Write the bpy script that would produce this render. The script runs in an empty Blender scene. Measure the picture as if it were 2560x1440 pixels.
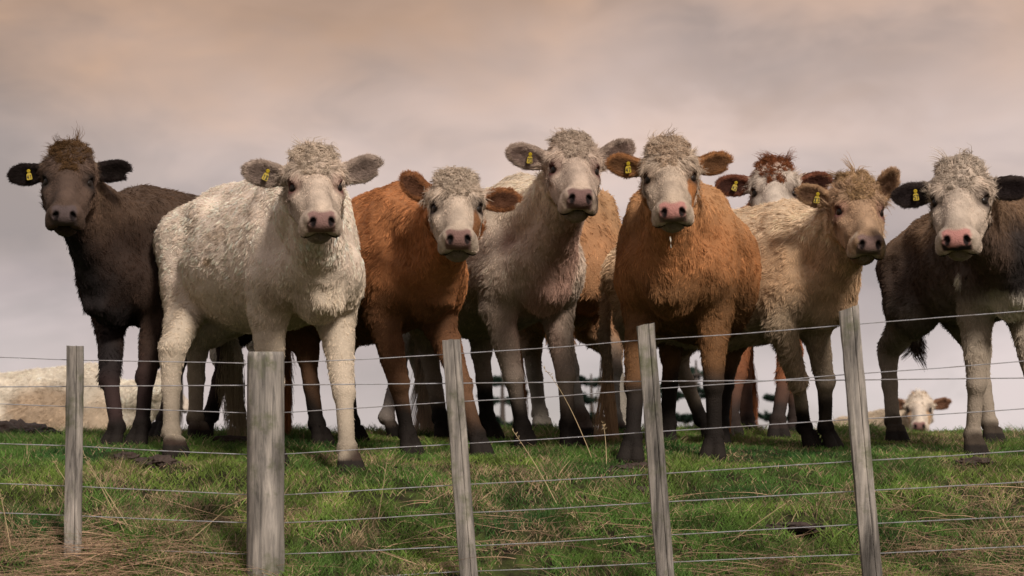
import bpy, bmesh, math, random
import numpy as np
from mathutils import Vector, Matrix

# ------------------------------------------------------------------ camera, world, sun, exposure
sc = bpy.context.scene
col = sc.collection
F = 7467.0                      # focal length in pixels of a 2560 px wide frame
HZ = 1300.0                     # row of the camera's level line
CZ = 1.6                        # eye height
PITCH = math.atan((HZ - 720.0) / F)
cam_d = bpy.data.cameras.new('camera')
cam = bpy.data.objects.new('camera', cam_d)
col.objects.link(cam)
cam_d.sensor_width = 36.0
cam_d.lens = 36.0 * F / 2560.0
cam_d.clip_start = 0.1
cam_d.clip_end = 3000
cam.location = (0, 0, CZ)
cam.rotation_euler = (math.pi / 2 + PITCH, 0, 0)
cam_d.dof.use_dof = True
cam_d.dof.focus_distance = 13.0
cam_d.dof.aperture_fstop = 5.6
sc.camera = cam

SUN_EL = math.radians(37)            # soft sun behind the camera and a little to its right
world = bpy.data.worlds.new('World')
sc.world = world
world.use_nodes = True
wt = world.node_tree
wt.nodes.clear()
def wn(t, **kw):
    n = wt.nodes.new(t)
    for k, v in kw.items():
        setattr(n, k, v)
    return n
wl = wt.links.new
w_out = wn('ShaderNodeOutputWorld')
sky = wn('ShaderNodeTexSky', sky_type='NISHITA', sun_disc=False)
sky.sun_elevation = SUN_EL
sky.sun_rotation = math.radians(155)
sky_bg = wn('ShaderNodeBackground')
wl(sky.outputs[0], sky_bg.inputs[0])
sky_bg.inputs[1].default_value = 0.05
tc = wn('ShaderNodeTexCoord')
sep = wn('ShaderNodeSeparateXYZ')
wl(tc.outputs['Generated'], sep.inputs[0])
# cloud deck: colour by elevation, broken up by soft noise
def wmath(op, a, b=None, clamp=False):
    n = wn('ShaderNodeMath', operation=op)
    n.use_clamp = clamp
    for i, v in enumerate((a, b)):
        if v is None: continue
        if isinstance(v, (int, float)): n.inputs[i].default_value = v
        else: wl(v, n.inputs[i])
    return n.outputs[0]
def wnoise(scale, detail, rough, vec, dist=0.0):
    n = wn('ShaderNodeTexNoise')
    n.inputs['Scale'].default_value = scale
    n.inputs['Detail'].default_value = detail
    n.inputs['Roughness'].default_value = rough
    n.inputs['Distortion'].default_value = dist
    wl(vec, n.inputs['Vector'])
    return n.outputs[0]
mp = wn('ShaderNodeMapping')
mp.inputs['Scale'].default_value = (1.0, 1.0, 2.1)
mp.inputs['Location'].default_value = (0.33, 0.1, 0.05)
wl(tc.outputs['Generated'], mp.inputs[0])
n1 = wnoise(7.0, 4, 0.5, mp.outputs[0], 0.3)
n2 = wnoise(20.0, 4, 0.55, mp.outputs[0], 0.4)
nz = wmath('ADD', wmath('MULTIPLY', wmath('SUBTRACT', n1, 0.5), 0.24), wmath('MULTIPLY', wmath('SUBTRACT', n2, 0.5), 0.09))
el = wmath('ADD', sep.outputs['Z'], wmath('MULTIPLY', nz, 0.42))
ramp = wn('ShaderNodeValToRGB')
wl(el, ramp.inputs[0])
def lin(c):
    return tuple(((v / 255.0 + 0.055) / 1.055) ** 2.4 if v > 10 else v / 255.0 / 12.92 for v in c)
cr = ramp.color_ramp
stops = [(0.0, (206, 195, 190)), (0.035, (198, 186, 185)), (0.075, (200, 182, 181)), (0.11, (210, 188, 179)), (0.14, (204, 176, 160)), (0.175, (194, 156, 126)),
         (0.26, (190, 160, 140)), (0.5, (190, 180, 176)), (1.0, (205, 203, 205))]
cr.elements[0].position, cr.elements[0].color = stops[0][0], (*lin(stops[0][1]), 1)
cr.elements[1].position, cr.elements[1].color = stops[-1][0], (*lin(stops[-1][1]), 1)
for p, c in stops[1:-1]:
    e = cr.elements.new(p); e.color = (*lin(c), 1)
# soft banks of darker and brighter cloud, placed by direction
n3 = wnoise(8.0, 4, 0.5, mp.outputs[0], 0.3)
wx = wmath('ADD', sep.outputs['X'], wmath('MULTIPLY', wmath('SUBTRACT', n1, 0.5), 0.10))
wz = wmath('ADD', sep.outputs['Z'], wmath('MULTIPLY', wmath('SUBTRACT', n2, 0.5), 0.07))
dark = wmath('ADD', wmath('ADD', wmath('ADD', 0.97, wmath('MULTIPLY', wmath('SUBTRACT', n2, 0.5), 0.55)), wmath('MULTIPLY', wmath('SUBTRACT', n3, 0.5), 1.05)), wmath('MULTIPLY', nz, 0.9))
front = wmath('GREATER_THAN', sep.outputs['Y'], 0.0)
def bank(px, row, wdx, wdy, amp):
    a = wmath('DIVIDE', wmath('SUBTRACT', wx, (px - 1280) / F), wdx / F)
    b = wmath('DIVIDE', wmath('SUBTRACT', wz, (HZ - row) / F), wdy / F)
    e = wmath('EXPONENT', wmath('MULTIPLY', wmath('ADD', wmath('MULTIPLY', a, a), wmath('MULTIPLY', b, b)), -1.0))
    return wmath('MULTIPLY', wmath('MULTIPLY', e, amp), front)
for bk in ((-250, 400, 800, 480, -0.46), (1900, 190, 520, 110, -0.24), (1050, 230, 560, 150, 0.14), (1700, 330, 500, 60, 0.10), (2450, 960, 500, 150, 0.38), (2250, 700, 260, 90, -0.10), (1450, 0, 130, 40, -0.10), (250, 900, 500, 120, -0.12)):
    dark = wmath('ADD', dark, bank(*bk))
dark = wmath('MINIMUM', wmath('MAXIMUM', dark, 0.55), 1.3)
cmul = wn('ShaderNodeVectorMath', operation='SCALE')
wl(ramp.outputs[0], cmul.inputs[0]); wl(dark, cmul.inputs['Scale'])
cl_bg = wn('ShaderNodeBackground')
wl(cmul.outputs[0], cl_bg.inputs[0])
cl_bg.inputs[1].default_value = 0.385
mixw = wn('ShaderNodeMixShader')
mixw.inputs[0].default_value = 0.92
wl(sky_bg.outputs[0], mixw.inputs[1]); wl(cl_bg.outputs[0], mixw.inputs[2])
wl(mixw.outputs[0], w_out.inputs[0])

sun_d = bpy.data.lights.new('sun', 'SUN')
sun_d.energy = 1.5
sun_d.angle = math.radians(11)
sun_d.color = (1.0, 0.90, 0.80)
sun = bpy.data.objects.new('sun', sun_d)
col.objects.link(sun)
_sd = Vector((math.sin(math.radians(155)) * math.cos(SUN_EL), math.cos(math.radians(155)) * math.cos(SUN_EL), math.sin(SUN_EL)))
sun.rotation_euler = _sd.to_track_quat('Z', 'Y').to_euler()
sun.location = (3, -5, 12)

sc.view_settings.view_transform = 'Standard'
sc.view_settings.look = 'None'
sc.view_settings.exposure = 1.42
sc.view_settings.gamma = 1.0
sc.view_settings.use_curve_mapping = False
sc.cycles.use_denoising = True
sc.cycles.max_bounces = 4
sc.cycles.diffuse_bounces = 3
sc.cycles.glossy_bounces = 1
sc.cycles.transmission_bounces = 1
sc.cycles_curves.shape = 'RIBBONS'
sc.cycles_curves.subdivisions = 2
sc.cycles.caustics_reflective = False
sc.cycles.caustics_refractive = False

# ------------------------------------------------------------------ helpers
rng = np.random.default_rng(7)
def at(px, py, d):
    """world point whose image is pixel (px, py) of the 2560x1440 frame and whose distance along Y is d"""
    x = (px - 1280.0) / F; y = (720.0 - py) / F
    c, s = math.cos(PITCH), math.sin(PITCH)
    fy = c - y * s; fz = s + y * c
    return np.array([x * d / fy, d, CZ + fz * d / fy])

def _hash(ix, iy, iz, seed):
    h = (ix.astype(np.int64) * 374761393 + iy.astype(np.int64) * 668265263 + iz.astype(np.int64) * 2147483647 + seed * 974634777) & 0xFFFFFFFF
    h = ((h ^ (h >> 13)) * 1274126177) & 0xFFFFFFFF
    h = ((h ^ (h >> 16)) * 2246822519) & 0xFFFFFFFF
    return ((h ^ (h >> 15)) & 0xFFFFFF) / float(0xFFFFFF)
def noise(P, scale, seed=0):
    """value noise in -1..1; P is (N,3)"""
    q = np.asarray(P, float) * scale
    i = np.floor(q).astype(np.int64); f = q - i
    f = f * f * (3 - 2 * f)
    r = 0
    for dx in (0, 1):
        wx = f[:, 0] if dx else 1 - f[:, 0]
        for dy in (0, 1):
            wy = f[:, 1] if dy else 1 - f[:, 1]
            for dz in (0, 1):
                wz = f[:, 2] if dz else 1 - f[:, 2]
                r = r + wx * wy * wz * _hash(i[:, 0] + dx, i[:, 1] + dy, i[:, 2] + dz, seed)
    return r * 2 - 1
def fbm(P, scale, seed=0, oct=3):
    r, a, t = 0, 1.0, 0
    for k in range(oct):
        r = r + a * noise(P, scale * 2.03 ** k, seed + 17 * k); t += a; a *= 0.55
    return r / t
def vnoise(P, scale, seed=0):
    return np.stack([noise(P, scale, seed + 101 * k) for k in range(3)], 1)
def unit(v):
    v = np.asarray(v, float)
    return v / np.maximum(np.linalg.norm(v, axis=-1, keepdims=True), 1e-9)
def ss(a, b, x):
    t = np.clip((x - a) / (b - a), 0, 1)
    return t * t * (3 - 2 * t)

def mat(name, color=(0.5, 0.5, 0.5), rough=0.8, spec=0.3):
    m = bpy.data.materials.new(name); m.use_nodes = True
    b = m.node_tree.nodes['Principled BSDF']
    b.inputs['Base Color'].default_value = (*color, 1)
    b.inputs['Roughness'].default_value = rough
    b.inputs['Specular IOR Level'].default_value = spec
    return m
def mat_attr(name, rough=0.75, spec=0.2, nscale=60.0, namt=0.25, bump=0.0, bscale=200.0):
    """colour from the 'col' attribute, broken up by noise in object space"""
    m = mat(name, rough=rough, spec=spec)
    nt = m.node_tree; b = nt.nodes['Principled BSDF']
    a = nt.nodes.new('ShaderNodeAttribute'); a.attribute_name = 'col'
    tcn = nt.nodes.new('ShaderNodeTexCoord')
    n = nt.nodes.new('ShaderNodeTexNoise'); n.inputs['Scale'].default_value = nscale; n.inputs['Detail'].default_value = 4
    nt.links.new(tcn.outputs['Object'], n.inputs['Vector'])
    mr = nt.nodes.new('ShaderNodeMapRange'); mr.inputs['To Min'].default_value = 1 - namt; mr.inputs['To Max'].default_value = 1 + namt
    nt.links.new(n.outputs[0], mr.inputs[0])
    vm = nt.nodes.new('ShaderNodeVectorMath'); vm.operation = 'SCALE'
    nt.links.new(a.outputs['Color'], vm.inputs[0]); nt.links.new(mr.outputs[0], vm.inputs['Scale'])
    nt.links.new(vm.outputs[0], b.inputs['Base Color'])
    if bump:
        n2 = nt.nodes.new('ShaderNodeTexNoise'); n2.inputs['Scale'].default_value = bscale; n2.inputs['Detail'].default_value = 3
        nt.links.new(tcn.outputs['Object'], n2.inputs['Vector'])
        bp = nt.nodes.new('ShaderNodeBump'); bp.inputs['Strength'].default_value = bump; bp.inputs['Distance'].default_value = 0.01
        nt.links.new(n2.outputs[0], bp.inputs['Height']); nt.links.new(bp.outputs[0], b.inputs['Normal'])
    return m
def hair_mat(name, rough=0.6, spec=0.15, trans=0.0):
    m = bpy.data.materials.new(name); m.use_nodes = True
    nt = m.node_tree; b = nt.nodes['Principled BSDF']
    b.inputs['Roughness'].default_value = rough
    b.inputs['Specular IOR Level'].default_value = spec
    a = nt.nodes.new('ShaderNodeAttribute'); a.attribute_name = 'col'
    nt.links.new(a.outputs['Color'], b.inputs['Base Color'])
    if trans:
        t = nt.nodes.new('ShaderNodeBsdfTranslucent'); nt.links.new(a.outputs['Color'], t.inputs[0])
        mx = nt.nodes.new('ShaderNodeMixShader'); mx.inputs[0].default_value = trans
        nt.links.new(b.outputs[0], mx.inputs[1]); nt.links.new(t.outputs[0], mx.inputs[2])
        nt.links.new(mx.outputs[0], nt.nodes['Material Output'].inputs[0])
    return m

def mesh_obj(name, V, Fc, m, parent=None, colors=None, smooth=True):
    me = bpy.data.meshes.new(name)
    me.from_pydata([tuple(v) for v in V], [], Fc)
    if colors is not None:
        at_ = me.attributes.new('col', 'FLOAT_COLOR', 'POINT')
        c4 = np.ones((len(V), 4), np.float32); c4[:, :3] = colors
        at_.data.foreach_set('color', c4.ravel())
    if m is not None: me.materials.append(m)
    if smooth: me.polygons.foreach_set('use_smooth', [True] * len(me.polygons))
    me.update()
    o = bpy.data.objects.new(name, me); col.objects.link(o)
    if parent is not None: o.parent = parent
    return o
def curves_obj(name, pts, rad, cols, m, parent=None, root_k=1.0):
    """pts (N,K,3), rad (N,K), cols (N,3)"""
    n, k = pts.shape[:2]
    cu = bpy.data.hair_curves.new(name)
    cu.add_curves([k] * n)
    cu.position_data.foreach_set('vector', np.ascontiguousarray(pts, np.float32).ravel())
    ra = cu.attributes.get('radius') or cu.attributes.new('radius', 'FLOAT', 'POINT')
    ra.data.foreach_set('value', np.ascontiguousarray(rad, np.float32).ravel())
    ca = cu.attributes.new('col', 'FLOAT_COLOR', 'POINT')
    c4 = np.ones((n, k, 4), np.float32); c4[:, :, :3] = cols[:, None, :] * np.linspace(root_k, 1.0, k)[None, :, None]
    ca.data.foreach_set('color', c4.ravel())
    cu.materials.append(m)
    o = bpy.data.objects.new(name, cu); col.objects.link(o)
    if parent is not None: o.parent = parent
    return o
def tag(o, label=None, cat=None, group=None, kind=None):
    if label: o['label'] = label
    if cat: o['category'] = cat
    if group: o['group'] = group
    if kind: o['kind'] = kind
    return o
def empty(name, loc, rz=0.0):
    o = bpy.data.objects.new(name, None); col.objects.link(o)
    o.empty_display_size = 0.2
    o.location = loc; o.rotation_euler = (0, 0, rz)
    return o
def tube(path, radii, sides=8, cap=True):
    path = np.asarray(path, float); n = len(path)
    radii = np.broadcast_to(radii, (n,))
    V, Fc = [], []
    t = unit(np.gradient(path, axis=0))
    ref = np.array([0, 0, 1.0]) if abs(t[0][2]) < 0.9 else np.array([1.0, 0, 0])
    for i in range(n):
        a = unit(np.cross(t[i], ref)); b = np.cross(t[i], a)
        for s in range(sides):
            w = 2 * math.pi * s / sides
            V.append(path[i] + radii[i] * (math.cos(w) * a + math.sin(w) * b))
    for i in range(n - 1):
        for s in range(sides):
            s2 = (s + 1) % sides
            Fc.append((i * sides + s, (i + 1) * sides + s, (i + 1) * sides + s2, i * sides + s2))
    if cap:
        Fc.append(tuple(range(sides))); Fc.append(tuple(reversed(range((n - 1) * sides, n * sides))))
    return V, Fc

# ------------------------------------------------------------------ ground
_gd = np.array([-30, 0, 6, 9, 10.5, 11.0, 11.5, 12, 12.5, 13, 13.5, 14, 14.5, 15, 16, 17, 18, 19, 20, 22, 24, 28, 40, 60, 200, 700, 2500])
_gz = np.array([-1.8, -1.6, -1.25, -0.90, -0.54, -0.385, -0.223, -0.010, 0.145, 0.247, 0.304, 0.349, 0.384, 0.414, 0.448, 0.44, 0.38, 0.28, 0.16, 0.02, -0.05, -0.15, -0.7, -2.2, -6, -12, -30])
_fd = np.linspace(-30, 60, 1801)
_fz = np.convolve(np.pad(np.interp(_fd, _gd, _gz), 12, mode='edge'), np.hanning(27)[1:-1] / np.hanning(27)[1:-1].sum(), mode='valid')
def ground(x, y):
    x = np.asarray(x, float); y = np.asarray(y, float)
    shp = np.broadcast(x, y).shape
    x = np.broadcast_to(x, shp).ravel(); y = np.broadcast_to(y, shp).ravel()
    z = np.where(y < 59, np.interp(y, _fd, _fz), np.interp(y, _gd, _gz)) + CZ
    P = np.stack([x, y, np.zeros_like(x)], 1)
    near = 1 - ss(12.2, 13.2, y)
    z = z + 0.012 * noise(P, 1.7, 3) + (0.010 + 0.034 * near) * noise(P, 4.1, 5) + (0.010 + 0.018 * near) * noise(P, 9.5, 9)
    z = z + 0.35 * ss(35, 80, y) * noise(P, 0.05, 21)
    return z.reshape(shp)
def g1(x, y): return float(ground(np.array([x]), np.array([y]))[0])

def build_ground():
    xs = np.concatenate([-np.geomspace(900, 4.2, 26), np.arange(-4.0, 4.01, 0.035), np.geomspace(4.2, 900, 26)])
    ys = np.concatenate([np.linspace(-30, 9.5, 30), np.arange(9.7, 17.5, 0.035), np.geomspace(17.7, 2400, 60)])
    X, Y = np.meshgrid(xs, ys, indexing='ij')
    Z = ground(X, Y)
    V = np.stack([X.ravel(), Y.ravel(), Z.ravel()], 1)
    ny = len(ys)
    i, j = np.meshgrid(np.arange(len(xs) - 1), np.arange(ny - 1), indexing='ij')
    a = (i * ny + j).ravel()
    Fc = np.stack([a, a + ny, a + ny + 1, a + 1], 1).tolist()
    m = mat('turf_soil', rough=0.95, spec=0.1)
    nt = m.node_tree; b = nt.nodes['Principled BSDF']
    t = nt.nodes.new('ShaderNodeTexCoord')
    n = nt.nodes.new('ShaderNodeTexNoise'); n.inputs['Scale'].default_value = 9; n.inputs['Detail'].default_value = 8; n.inputs['Roughness'].default_value = 0.7
    nt.links.new(t.outputs['Object'], n.inputs['Vector'])
    r = nt.nodes.new('ShaderNodeValToRGB')
    r.color_ramp.elements[0].position = 0.38; r.color_ramp.elements[0].color = (0.020, 0.015, 0.010, 1)
    r.color_ramp.elements[1].position = 0.62; r.color_ramp.elements[1].color = (0.065, 0.085, 0.022, 1)
    e = r.color_ramp.elements.new(0.5); e.color = (0.035, 0.04, 0.014, 1)
    nt.links.new(n.outputs[0], r.inputs[0]); nt.links.new(r.outputs[0], b.inputs['Base Color'])
    bp = nt.nodes.new('ShaderNodeBump'); bp.inputs['Strength'].default_value = 0.8; bp.inputs['Distance'].default_value = 0.02
    n2 = nt.nodes.new('ShaderNodeTexNoise'); n2.inputs['Scale'].default_value = 60; n2.inputs['Detail'].default_value = 5
    nt.links.new(t.outputs['Object'], n2.inputs['Vector']); nt.links.new(n2.outputs[0], bp.inputs['Height']); nt.links.new(bp.outputs[0], b.inputs['Normal'])
    o = mesh_obj('ground', V, Fc, m)
    tag(o, 'grassy hillside rising to a crest behind the fence', kind='structure')
build_ground()

# ------------------------------------------------------------------ where trampled mud lies: column, distance, half sizes, height
CLODS = [
    (40, 15.3, .20, .20, .090, 'largest dark mud heap on the crest at the left edge', 1),
    (318, 13.15, .075, .08, .040, 'small dark clod below the dark brown cow hooves', 2),
    (398, 12.95, .11, .09, .038, 'long brown clod left below the white cow hind hoof', 3),
    (1590, 12.85, .12, .10, .036, 'flat mud clod beneath the ginger cow left hoof', 4),
    (1600, 12.45, .055, .06, .028, 'small dark clod touching the third slim post', 5),
    (1995, 11.95, .15, .10, .020, 'flat bare patch of brown mud between the rightmost posts', 6),
    (560, 14.2, .14, .10, .035, 'dark clod on the skyline left of the round strainer post', 7),
    (100, 14.9, .12, .12, .040, 'low brown clod just right of the largest heap', 8),
    (2440, 13.0, .09, .08, .026, 'mud clod at the foreleg of the white faced cow at right', 11),
]
def near_clod(X, Y):
    r = np.zeros(len(X))
    for px, d, rx, ry, h_, _, _ in CLODS:
        c = at(px, 1200, d)
        r = np.maximum(r, ss(1.5, .7, np.sqrt(((X - c[0]) / (rx * 1.1)) ** 2 + ((Y - c[1]) / (ry * 1.5)) ** 2)))
    return r

# ------------------------------------------------------------------ implicit surfaces (for the animals)
class SDF:
    """list of rounded cones and ellipsoids joined by smooth union; carved ones subtract"""
    def __init__(self): self.p = []
    def cone(self, a, b, ra, rb, k=0.05, sub=False): self.p.append(('c', np.array(a, float), np.array(b, float), ra, rb, k, -1 if sub else 1)); return self
    def ell(self, c, r, R=None, k=0.05, sub=False):
        self.p.append(('e', np.array(c, float), np.array(r, float), None if R is None else np.array(R, float), None, k, -1 if sub else 1)); return self
    @staticmethod
    def bounds(p):
        if p[0] == 'c': return np.minimum(p[1] - p[3], p[2] - p[4]), np.maximum(p[1] + p[3], p[2] + p[4])
        r = p[2] if p[3] is None else np.full(3, p[2].max())
        return p[1] - r, p[1] + r
    @staticmethod
    def dist(p, P):
        if p[0] == 'c':
            a, b, ra, rb = p[1:5]
            ba = b - a; l2 = max(ba @ ba, 1e-9)
            t = np.clip((P - a) @ ba / l2, 0, 1)
            q = P - a - t[..., None] * ba; d = np.sqrt(np.einsum('...i,...i->...', q, q))
            return d - (ra + (rb - ra) * t)
        c, r, R = p[1:4]
        q = P - c
        if R is not None: q = q @ R          # columns of R are the ellipsoid axes
        q = q / r; k0 = np.sqrt(np.einsum('...i,...i->...', q, q)); q = q / r; k1 = np.sqrt(np.einsum('...i,...i->...', q, q))
        return k0 * (k0 - 1) / np.maximum(k1, 1e-6)
    @staticmethod
    def join(d, e, k, s):
        if s > 0:
            h = np.maximum(k - np.abs(d - e), 0) / k
            return np.minimum(d, e) - h * h * k * 0.25
        e = -e
        h = np.maximum(k - np.abs(d - e), 0) / k
        return np.maximum(d, e) + h * h * k * 0.25
    def at(self, P):
        d = np.full(len(P), 0.3)
        x, y, z = (np.ascontiguousarray(P[:, i]) for i in range(3))
        for p in self.p:
            lo, hi = self.bounds(p); m = 0.012 + p[5]; lo = lo - m; hi = hi + m
            s = np.nonzero((x > lo[0]) & (x < hi[0]))[0]
            s = s[(z[s] > lo[2]) & (z[s] < hi[2])]; s = s[(y[s] > lo[1]) & (y[s] < hi[1])]
            if len(s): d[s] = self.join(d[s], self.dist(p, P[s]), p[5], p[6])
        return d
    def grad(self, P, e=0.003):
        g = 0
        for k in ((1, -1, -1), (-1, -1, 1), (-1, 1, -1), (1, 1, 1)):
            k = np.array(k, float); g = g + k * self.at(P + e * k)[:, None]
        return g / (4 * e)
    def mesh(self, h):
        B = [self.bounds(p) for p in self.p if p[6] > 0]
        lo = np.min([b[0] for b in B], 0) - 0.05; hi = np.max([b[1] for b in B], 0) + 0.05
        ax = [np.arange(lo[i], hi[i] + h, h) for i in range(3)]
        vol = np.full([len(a) for a in ax], 0.3)
        for p in self.p:
            l, u = self.bounds(p); m = 0.045 + p[5]
            s = [slice(max(0, int((l[i] - m - lo[i]) / h)), min(len(ax[i]), int((u[i] + m - lo[i]) / h) + 2)) for i in range(3)]
            if any(q.stop <= q.start for q in s): continue
            G = np.stack(np.meshgrid(*[ax[i][s[i]] for i in range(3)], indexing='ij'), -1)
            sub = vol[s[0], s[1], s[2]]
            vol[s[0], s[1], s[2]] = self.join(sub, self.dist(p, G), p[5], p[6])
        ins = vol < 0
        n = np.zeros([len(a) - 1 for a in ax], np.int8)
        C = [(a, b, c) for a in (0, 1) for b in (0, 1) for c in (0, 1)]
        for a, b, c in C: n += ins[a:a + n.shape[0], b:b + n.shape[1], c:c + n.shape[2]]
        act = (n > 0) & (n < 8)
        idx = np.argwhere(act)
        cv = np.stack([vol[idx[:, 0] + a, idx[:, 1] + b, idx[:, 2] + c] for a, b, c in C], 1)
        acc = np.zeros((len(idx), 3)); cnt = np.zeros(len(idx))
        for i, ca in enumerate(C):
            for j, cb in enumerate(C):
                if j > i and sum(abs(ca[q] - cb[q]) for q in range(3)) == 1:
                    mk = (cv[:, i] < 0) != (cv[:, j] < 0)
                    t = cv[mk, i] / (cv[mk, i] - cv[mk, j])
                    acc[mk] += np.array(ca) + t[:, None] * (np.array(cb) - np.array(ca)); cnt[mk] += 1
        V = (idx + acc / cnt[:, None]) * h + lo
        vid = np.full(n.shape, -1, np.int64); vid[act] = np.arange(len(idx))
        Q = []
        for d in range(3):
            e = [slice(None)] * 3; f = [slice(None)] * 3
            e[d] = slice(0, -1); f[d] = slice(1, None)
            A, B2 = ins[tuple(e)], ins[tuple(f)]
            E = np.argwhere(A != B2)
            o1, o2 = (d + 1) % 3, (d + 2) % 3
            E = E[(E[:, o1] > 0) & (E[:, o2] > 0) & (E[:, o1] < n.shape[o1]) & (E[:, o2] < n.shape[o2])]
            fl = A[E[:, 0], E[:, 1], E[:, 2]]
            def cell(u, v):
                q = E.copy(); q[:, o1] -= u; q[:, o2] -= v
                return vid[q[:, 0], q[:, 1], q[:, 2]]
            q4 = np.stack([cell(1, 1), cell(0, 1), cell(0, 0), cell(1, 0)], 1)
            q4[~fl] = q4[~fl][:, ::-1]
            Q.append(q4)
        return V, np.concatenate(Q)

HAIR_TEX = hair_mat('cow_hair', rough=0.7, spec=0.05)
SKIN = mat_attr('cow_hide', rough=0.8, spec=0.15, nscale=70, namt=0.2, bump=0.5, bscale=160)
EYE = mat('cow_eye', (0.012, 0.008, 0.006), rough=0.35, spec=0.22)
TAGM = mat('tag_yellow', (0.35, 0.25, 0.013), rough=0.45, spec=0.4)
TAGK = mat('tag_ink', (0.02, 0.02, 0.015), rough=0.6)

def frame_from(yaw, pitch, roll):
    cy, sy, cp, sp = math.cos(yaw), math.sin(yaw), math.cos(pitch), math.sin(pitch)
    N = np.array([sy * cp, -cy * cp, -sp]); U = np.array([sy * sp, -cy * sp, cp]); S = np.cross(U, N)
    cr_, sr = math.cos(roll), math.sin(roll)
    S2 = cr_ * S + sr * U; U2 = -sr * S + cr_ * U
    return N, S2, U2
D = math.radians

def make_cow(name, label, loc_px, d, yaw, s=1.0, w=1.0, tilt=0.06, head=None, feet=None, colf=None, nhair=60000, coat=1.0,
             h=0.013, ears=((12, 0), (12, 0)), notch=True, tagged=True, tail=0.0, tuft=1.0, tuftn=3600, group='cattle standing along the fence',
             hs=1.0, fl=1.0, fw=1.0, cat='cow', hairr=0.0012, seed=0, ear_len=1.0, drop=0.0, neck_w=1.0, posetail=0.0, curl=1.0, bel=1.0, tsw=1.0):
    """loc_px: image column of the chest; head: (px,py,d,yaw,pitch,roll) of the point between the eyes; feet: four (px,d)
       in the order front image-left, front image-right, hind image-left, hind image-right"""
    r_ = np.random.default_rng(100 + seed)
    ya = D(yaw)
    fwd = np.array([math.sin(ya), -math.cos(ya), 0.0])      # heading; left of the cow = z x fwd
    lft = np.array([math.cos(ya), math.sin(ya), 0.0])       # image-right side for a cow that faces the camera
    p0 = at(loc_px, 900, d)
    o3 = p0 - fwd * 0.58 * s; o3[2] = 0
    gz = 0.5 * (g1(*(o3 + fwd * .45)[:2]) + g1(*(o3 - fwd * .55)[:2])) - drop
    org = np.array([o3[0], o3[1], gz])
    R = np.stack([fwd, lft, np.array([0, 0, 1.0])], 1)       # local -> world (x forward, y image-right side, z up)
    # note: (fwd, lft, up) is right handed because lft = up x fwd
    toL = lambda P: (np.asarray(P, float) - org) @ R
    f = SDF()
    T = lambda x, y, z: np.array([x * s, y * s * w, z * s + tilt * x * s])
    T1 = lambda x, y, z: np.array([x * s, y * s, z * s + tilt * x * s])
    E = lambda c, r, k=0.06: f.ell(T(*c), np.array([r[0] * s, r[1] * s * w, r[2] * s]), None, k * s)
    E((0.10, 0, 0.89 + (1 - bel) * .15), (0.56, 0.262, 0.335 - (1 - bel) * .15))
    E((-0.18, 0, 0.855 + (1 - bel) * .3), (0.48, 0.312 * bel, 0.315 * bel), .06)
    E((-0.55, 0, 0.99), (0.29, 0.235, 0.23), .08)
    f.cone(T(-0.66, 0, 1.165), T(0.30, 0, 1.185), .085 * s, .10 * s, .09)
    E((0.36, 0, 1.06), (0.24, 0.13, 0.20), .09)
    for q in (-1, 1):
        E((0.37, q * .135, 0.92), (0.19, 0.090, 0.28), .045)
        E((0.47, q * .135, 0.78), (0.12, 0.080, 0.14), .05)
        f.ell(T(-0.42, q * .175, 1.11), np.array([.09, .045, .05]) * s, None, .08)
        E((0.34, q * .115, 1.10), (0.10, 0.06, 0.12), .04)
        E((0.570, q * .132, 0.83), (0.055, 0.050, 0.09), .035)
        f.cone(T1(0.60, q * .040, .98), T1(0.675, q * .030, .66), .040 * s, .034 * s, .022)
        f.cone(T(-0.60, q * .15, 0.98), T(-0.50, q * .19, 0.76), .175 * s, .12 * s, .06)
    E((0.55, 0, 0.78), (0.15, 0.105, 0.19), .07)
    f.cone(T(0.60, 0, 0.82), T(0.54, 0, 0.66), .09 * s, .070 * s, .07)
    # head
    hp = at(*head[:3]); hyaw = D(head[3]) - math.atan((head[0] - 1280) / F)
    hv = hs * np.array([fl, fw, 1.0])
    N, S, U = frame_from(hyaw, D(head[4]), D(head[5] if len(head) > 5 else 0))
    H0w = hp - (0.19 * fl * N - 0.055 * U) * hs
    H0 = toL(H0w); Nl, Sl, Ul = N @ R, S @ R, U @ R
    HR = np.stack([Nl, Sl, Ul], 1)
    Hc = lambda n, q, u: H0 + HR @ (np.array([n, q, u]) * hv)
    He = lambda c, r, k=.03, sub=False, RR=None: f.ell(Hc(*c), np.array(r) * hv, HR if RR is None else HR @ RR, k * hs, sub)
    Hk = lambda a, b, ra, rb, k=.03: f.cone(Hc(*a), Hc(*b), ra * hs, rb * hs, k * hs)
    # neck: two chains (crest and throat)
    def bez(a, b, c, n):
        t = np.linspace(0, 1, n)[:, None]; return (1 - t) ** 2 * a + 2 * t * (1 - t) * b + t * t * c
    hb = Hc(0.03, 0, -0.13); sh = T1(0.34, 0, 0.98); mid = 0.5 * (hb + sh) + np.array([0.10, 0, -0.02]) * s
    B = bez(sh, mid, hb, 6); rr = np.array([.19, .160, .134, .116, .104, .098]) * s * neck_w
    for i in range(5): f.cone(B[i], B[i + 1], rr[i], rr[i + 1], .06)
    th = Hc(0.10, 0, -0.20); br = T1(0.53, 0, 0.80); mid = 0.5 * (th + br) + np.array([0.04, 0, -0.03]) * s
    B = bez(br, mid, th, 5); rr = np.array([.13, .105, .08, .065, .06]) * s * neck_w
    for i in range(4): f.cone(B[i], B[i + 1], rr[i], rr[i + 1], .08)
    # skull and face
    He((0.080, 0, -0.080), (0.135, 0.120, 0.108), .04)
    He((0.015, 0, -0.040), (0.075, 0.085, 0.072), .04)
    He((0.12, 0, -0.040), (0.11, 0.098, 0.062), .04)
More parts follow.
